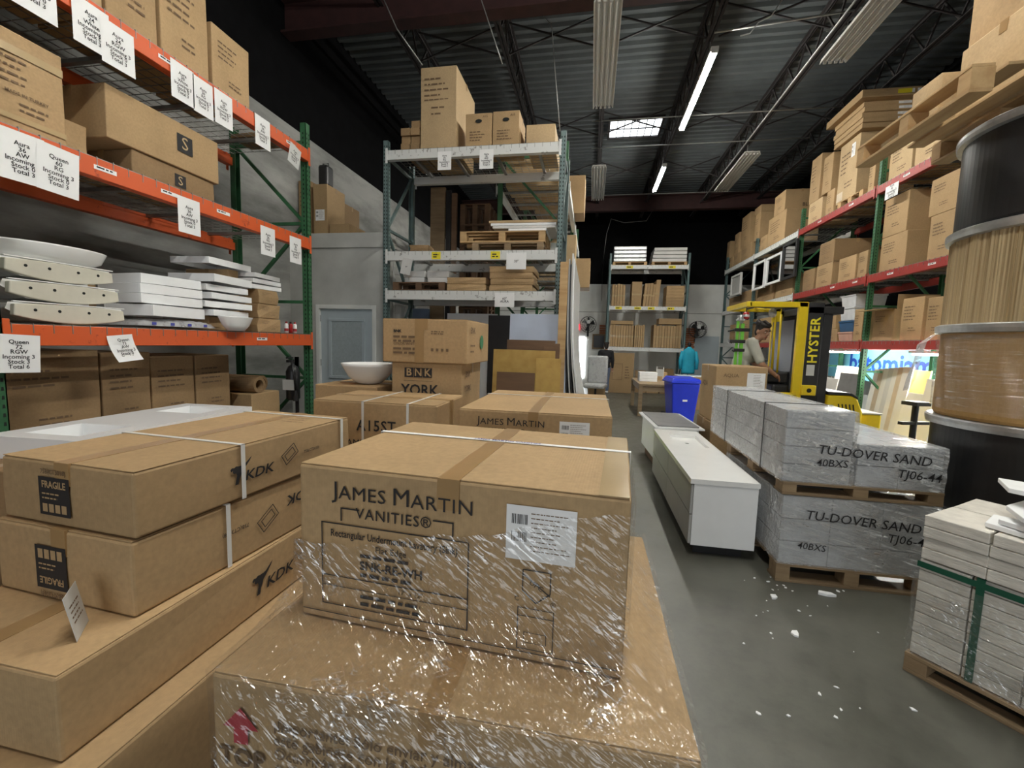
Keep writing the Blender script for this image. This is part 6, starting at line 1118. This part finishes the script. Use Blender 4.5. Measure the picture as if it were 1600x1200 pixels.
# mast channels
mx0, mx1 = xr + .01, fp(1301, 530).x
for y_ in (yn + .02, yf - .14): MB().box(mx0, mx0 + (mx1 - mx0) * .62, y_, y_ + .12, .12, gt + .03).build('mast_channel', 'black_metal', FL, bevel=.006); MB().box(mx0 + (mx1 - mx0) * .66, mx1, y_ + .02, y_ + .10, .12, gt - .10).build('inner_mast_channel', 'black_metal', FL, bevel=.006)
MB().box(mx0, mx1 + .12, yn + .02, yf - .02, gt - .12, gt - .02).build('mast_crosshead', 'black_metal', FL, bevel=.01)
mt = text(FL, 'HYSTER', .165, (mx0 + (mx1 - mx0) * .33, yn + .0185, P(1268, 532, Y=FYN).z), 'front', 'yellow_label', bold=.004, name='brand_lettering', space=1.05, extra=pi / 2, sx=1.05)
MB().box(mx0 + .04, mx0 + .14, yn + .0175, yn + .0195, P(1262, 587, Y=FYN).z, P(1262, 570, Y=FYN).z).build('warning_plate', 'paper_dim', FL)
# power unit
bx1 = fp(1342, 640).x; zt = fp(1320, 618).z
MB().prism([(mx1 + .01, .22), (bx1 + .05, .22), (bx1 + .05, zt - .22), (bx1 - .02, zt - .05), (mx1 + .30, zt), (mx1 + .01, zt)], yn, yf, 'xz').build('power_unit_body', 'yellow_paint', FL, bevel=.02)
MB().prism([(mx1 + .012, zt + .002), (mx1 + .30, zt + .002), (bx1 - .02, zt - .048), (bx1 - .02, zt - .02), (mx1 + .30, zt + .035), (mx1 + .012, zt + .045)], yn - .005, yf + .005, 'xz').build('hood', 'black_plastic', FL, bevel=.006)
for k in range(5): x_ = fp(1320, 632).x - .08 + k * .045; MB().bar((x_, yn - .002, zt - .12), (x_ + .03, yn - .002, zt - .27), .016, .004, up=(0, 1, 0)).build('vent_slot', 'hole_dark', FL)
MB().box(mx0 - .02, mx0 + .16, yn - .04, yn + .02, zt - .02, zt + .12).build('lift_bracket', 'yellow_paint', FL, bevel=.01); MB().tube([(mx0 + .07, yn - .046, zt + .05), (mx0 + .07, yn - .038, zt + .05)], .03, 14).build('bracket_bolt', 'hole_dark', FL)
b2 = min(fp(1384, 665).x, 1.0); MB().box(bx1 + .06, b2, yn + .1, yf, .2, zt - .26).build('battery_cover', 'yellow_paint', FL, bevel=.02); MB().box(bx1 + .06, b2 + .005, yn + .095, yf + .005, zt - .258, zt - .235).build('battery_lid', 'grey_front', FL, bevel=.006)
# operator platform, console
MB().box(xl0 - .1, xr - .12, yn + .04, yf - .04, .17, .24).build('platform', 'black_metal', FL, bevel=.01); MB().box(xr - .34, xr - .125, yn + .08, yf - .08, .24, 1.12).build('console', 'black_plastic', FL, bevel=.03); MB().prism([(xr - .52, 1.16), (xr - .12, 1.13), (xr - .12, 1.30), (xr - .48, 1.24)], yn + .14, yf - .14, 'xz').build('control_panel', 'black_plastic', FL, bevel=.02)
MB().box(xr - .12, xr - .115 + .0, yn + .1, yf - .1, .24, gt - .2).build('mesh_screen', 'sheet_black', FL)
MB().tube([(xr - .07, yn - .01, 1.0), (xr - .3, yn - .03, 1.0), (xr - .36, yn - .03, .96), (xr - .36, yn - .03, .55), (xr - .3, yn - .03, .5), (xr - .07, yn - .01, .5)], .022, 10).build('side_gate', 'yellow_paint', FL, smooth=True)
MB().tube([(xr - .32, yn + .2, 1.25), (xr - .33, yn + .2, gt - .14), (xr - .40, yn + .2, gt - .06), (xr - .62, yn + .2, gt - .045)], .016, 10).build('grab_rail', 'yellow_paint', FL, smooth=True); MB().tube([(xr - .24, yn + .22, 1.25), (xr - .25, yn + .22, gt - .12)], .014, 10).build('grab_rail', 'yellow_paint', FL, smooth=True)
MB().lathe([(0, 0), (.06, .0), (.065, .02), (0, .04)], 16).build('work_lamp', 'galvanised', FL).matrix_local = Matrix.Translation((xr - .40, yn + .15, gt - .11)) @ Euler((pi / 2, 0, .4)).to_matrix().to_4x4()
MB().lathe([(.0, 0), (.05, 0), (.055, .07), (.03, .09), (0, .09)], 14).build('steering_knob', 'galvanised', FL, smooth=True).location = (xr - .34, yn + .3, 1.26)
for x_, r_ in ((bx1 - .2, .15), (xl0 + .1, .085)):
    for y_ in (yn + .05, yf - .15): MB().tube([(x_, y_, r_ + .001), (x_, y_ + .1, r_ + .001)], r_, 20).build('wheel', 'black_plastic', FL)
MB().box(xl0 - .1, mx0 + .1, yn + .1, yn + .2, .09, .17).box(xl0 - .1, mx0 + .1, yf - .2, yf - .1, .09, .17).build('support_arm', 'black_metal', FL)
# lime-green stand hanging at the guard and a red beacon
gx = fp(1152, 540).x; gs = thing('work_stand', 'lime green adjustable pole with black clamps left of the lift operator', 'tool stand', (gx + 3.1, FYN - .06, 0)); zt2, zb2 = P(1152, 502, Y=FYN - .06).z, P(1152, 562, Y=FYN - .06).z
MB().box(-.05, -.015, -.02, .02, .02, zt2).box(.005, .05, -.028, .02, .02, zt2 - .03).build('rail', 'lime_plastic', gs, bevel=.006)
for k, z_ in enumerate((zt2 - .14, zt2 - .30, zt2 - .42)): MB().box(-.075 - .06 * (k == 1), .07 + .05 * (k == 0), -.045, .035, z_, z_ + .045).build('clamp', 'black_plastic', gs, bevel=.008); MB().tube([(-.08, -.01, z_ + .02), (-.16 + .05 * k, -.03, z_ + .0)], .012, 8).build('clamp_lever', 'black_plastic', gs)
MB().lathe([(.0, zt2), (.045, zt2), (.06, zt2 + .02), (.03, zt2 + .05), (.05, zt2 + .08), (0, zt2 + .09)], 16).build('top_knob', 'galvanised', gs, smooth=True); MB().lathe([(0, 0), (.16, 0), (.16, .02), (0, .02)], 20).build('base', 'black_metal', gs)
rb_ = thing('red_beacon', 'small red lantern hanging from the yellow guard', 'lantern', (fp(1168, 490).x + 3.1, FYN + .05, P(1168, 499, Y=FYN + .05).z)); MB().lathe([(0, 0), (.035, .0), (.045, .03), (.045, .07), (.03, .10), (0, .10)], 14).build('lens', 'can_red', rb_, smooth=True); MB().lathe([(.046, .035), (.046, .065)], 14, cap=False).build('reflector_band', 'paper_dim', rb_); MB().tube([(0, 0, .1), (0, 0, gt - .04 - rb_.location.z)], .006, 6).build('hanger', 'black_metal', rb_)
# ------------------------------------------------------------------ people
def person(label, loc, rz, lean=0., head_yaw=0., head_pitch=0., shirt='shirt_grey', legs='trousers', sleeves=.55, long_sleeve=False, arms=None, hand_curl=.6, stride=0., s=1.):
    """facing local -y; one continuous body mesh, clothes and hair as children"""
    o = thing('person', label, 'person', loc, rz); o.scale = (s, s, s)
    def up(z): return Vector((0, -lean * max(0, z - .92) * 1.0, z))
    hip, belly, chest, neck = up(.92), up(1.10), up(1.28), up(1.46); hc = up(1.60) + Vector((0, -.035 - lean * .06, -.02 * (lean > .1)))
    HR = (Euler((0, 0, head_yaw)).to_matrix() @ Euler((head_pitch, 0, 0)).to_matrix())
    b = MB()
    def torso(mb, e): mb.ball(belly, (.155 + e, .105 + e, .17), 16, 10); mb.ball(chest, (.175 + e, .115 + e, .17), 16, 10); mb.ball(hip, (.165 + e, .11 + e, .12), 16, 10); mb.limb(up(1.40) + Vector((-.16, 0, 0)), up(1.40) + Vector((.16, 0, 0)), .062 + e, .062 + e)
    torso(b, 0); b.limb(neck - Vector((0, 0, .06)), hc + Vector((0, .01, -.05)), .055, .05)
    def H(v): return hc + HR @ Vector(v)
    b.ball(H((0, .01, .02)), (.076, .095, .105), 16, 12, HR); b.ball(H((0, -.03, -.055)), (.055, .058, .062), 14, 10, HR); b.ball(H((0, -.098, -.012)), (.013, .02, .024), 10, 8, HR); b.limb(H((0, -.085, .022)), H((0, -.102, -.016)), .009, .012)
    b.limb(H((-.045, -.078, .034)), H((.045, -.078, .034)), .012, .012); b.limb(H((-.02, -.084, -.058)), H((.02, -.084, -.058)), .008, .008); b.ball(H((0, -.078, -.088)), (.024, .02, .018), 10, 8, HR)
    for sx_ in (-1, 1): b.ball(H((sx_ * .078, .012, -.008)), (.010, .020, .032), 10, 8, HR)
    A = arms or [((-.235, -.02, 1.13), (-.25, -.06, .89)), ((.235, -.02, 1.13), (.25, -.06, .89))]; arm = []
    for sx_, (el, wr) in zip((-1, 1), A):
        sh = up(1.40) + Vector((sx_ * .19, 0, 0)); el, wr = Vector(el), Vector(wr); arm.append((sh, el, wr)); b.limb(sh, el, .052, .042); b.limb(el, wr, .042, .028)
        d = (wr - el).normalized(); side = d.cross(Vector((1, 0, 0))).normalized(); cr = Vector((sx_, 0, 0)); cr = (cr - d * cr.dot(d)).normalized(); dn = d.cross(cr).normalized()
        if dn.z > 0: dn = -dn
        palm = wr + d * .05; b.limb(wr, palm + d * .03, .026, .03); b.limb(palm + cr * .02, palm - cr * .02 + d * .02, .022, .022)
        for k, ln in enumerate((.034, .040, .037, .028)):
            root = palm + d * .045 + cr * (.027 - .018 * k); m1 = root + (d * (1 - hand_curl * .5) + dn * hand_curl * .6).normalized() * ln; m2 = m1 + (d * (1 - hand_curl) + dn * hand_curl * 1.1).normalized() * ln * .8; b.limb(root, m1, .009, .0085, 8); b.limb(m1, m2, .0085, .0075, 8)
        tr0 = palm - cr * sx_ * 0 + cr * -.028 * 1; t1 = tr0 + (d * .6 + dn * .5 - cr * .6).normalized() * .035; b.limb(palm - cr * .015, t1, .012, .010, 8); b.limb(t1, t1 + (d * .9 + dn * .4).normalized() * .028, .010, .0085, 8)
    L_ = []
    for sx_ in (-1, 1):
        h_ = Vector((sx_ * .09, 0, .90)); k_ = Vector((sx_ * .10, -.03 + sx_ * stride * .5, .49)); a_ = Vector((sx_ * .105, .02 + sx_ * stride, .09)); L_.append((h_, k_, a_)); b.limb(h_, k_, .082, .055); b.limb(k_, a_, .055, .037); b.limb(a_ + Vector((0, .02, -.045)), a_ + Vector((0, -.12, -.055)), .036, .03)
    body = b.build('body', 'skin', o, smooth=True); rm = body.modifiers.new('remesh', 'REMESH'); rm.mode = 'VOXEL'; rm.voxel_size = .008; rm.use_smooth_shade = True; sm = body.modifiers.new('smooth', 'SMOOTH'); sm.iterations = 3; sm.factor = .5
    def cloth(name, mb, m, vox=.012):
        c_ = mb.build(name, m, o, smooth=True); q_ = c_.modifiers.new('remesh', 'REMESH'); q_.mode = 'VOXEL'; q_.voxel_size = vox; q_.use_smooth_shade = True; s_ = c_.modifiers.new('smooth', 'SMOOTH'); s_.iterations = 4; return c_
    sh_ = MB(); torso(sh_, .018); sh_.limb(neck - Vector((0, 0, .075)), neck - Vector((0, -.0, .03)), .078, .068)
    for (s0, e0, w0) in arm:
        sh_.limb(s0, s0.lerp(e0, .8 if not long_sleeve else 1), .072, .064)
        if long_sleeve: sh_.limb(e0, e0.lerp(w0, .95), .058, .042)
    cloth('shirt', sh_, shirt)
    if not long_sleeve:
        cl_ = MB(); cl_.tube([up(1.455) + Vector((.07 * cos(t * pi / 8), -.005 + .062 * sin(t * pi / 8), .012 * sin(t * pi / 8))) for t in range(17)], .016, 8, False); cl_.build('collar', shirt, o, smooth=True)
    tr_ = MB(); tr_.ball(hip - Vector((0, 0, .02)), (.175, .122, .125), 16, 10)
    for h_, k_, a_ in L_: tr_.limb(h_, k_, .095, .07); tr_.limb(k_, a_ + Vector((0, 0, .03)), .07, .058)
    cloth('trousers', tr_, legs)
    for h_, k_, a_ in L_:
        f_ = MB(); f_.limb(a_ + Vector((0, .025, -.042)), a_ + Vector((0, -.13, -.05)), .045, .036); f_.ball(a_, (.045, .05, .05)); cloth('shoe', f_, 'sole' if legs == 'jeans' else 'black_plastic', .01)
    hr = MB(); hr.ball(H((0, .028, .045)), (.085, .098, .098), 18, 12, HR); hr.ball(H((0, -.045, .098)), (.062, .045, .030), 14, 10, HR); hr.ball(H((0, .065, -.02)), (.066, .05, .075), 14, 10, HR)
    r_ = random.Random(6)
    for k in range(26): t = r_.uniform(0, 2 * pi); hr.ball(H((.07 * cos(t), .03 + .08 * sin(t), .09 + .03 * r_.random())), .022 + .01 * r_.random(), 8, 6)
    cloth('hair', hr, 'hair', .009)
    for sx_ in (-1, 1):
        e_ = MB().ball(H((sx_ * .031, -.0775, .008)), (.0105, .009, .006), 10, 8, HR).build('eye', 'eye_white', o, smooth=True); MB().ball(H((sx_ * .031, -.0845, .0065)), (.0052, .003, .0052), 8, 6, HR).build('iris', 'hair', e_)
        MB().limb(H((sx_ * .018, -.0905, .036)), H((sx_ * .048, -.082, .038)), .0055, .0045, 6).build('eyebrow', 'hair', o)
    mm = MB().limb(H((-.022, -.0895, -.058)), H((.022, -.0895, -.058)), .0045, .0045, 6).build('mouth', 'ink_red', o)
    return o
hp = P(1181, 522, Y=7.0)
person('man in a grey polo shirt bending over the lift truck controls', (hp.x - .25, 7.0, .242), radians(78), lean=.38, head_yaw=radians(-52), head_pitch=radians(20), arms=[((-.26, -.30, 1.12), (-.17, -.46, 1.0)), ((.25, -.26, 1.13), (.15, -.44, 1.02))], s=1.03)
person('person in a black jacket and blue jeans walking away before the far rack', (.50, 14.75, 0), radians(188), shirt='jacket_black', legs='jeans', long_sleeve=True, stride=.10, s=.98)
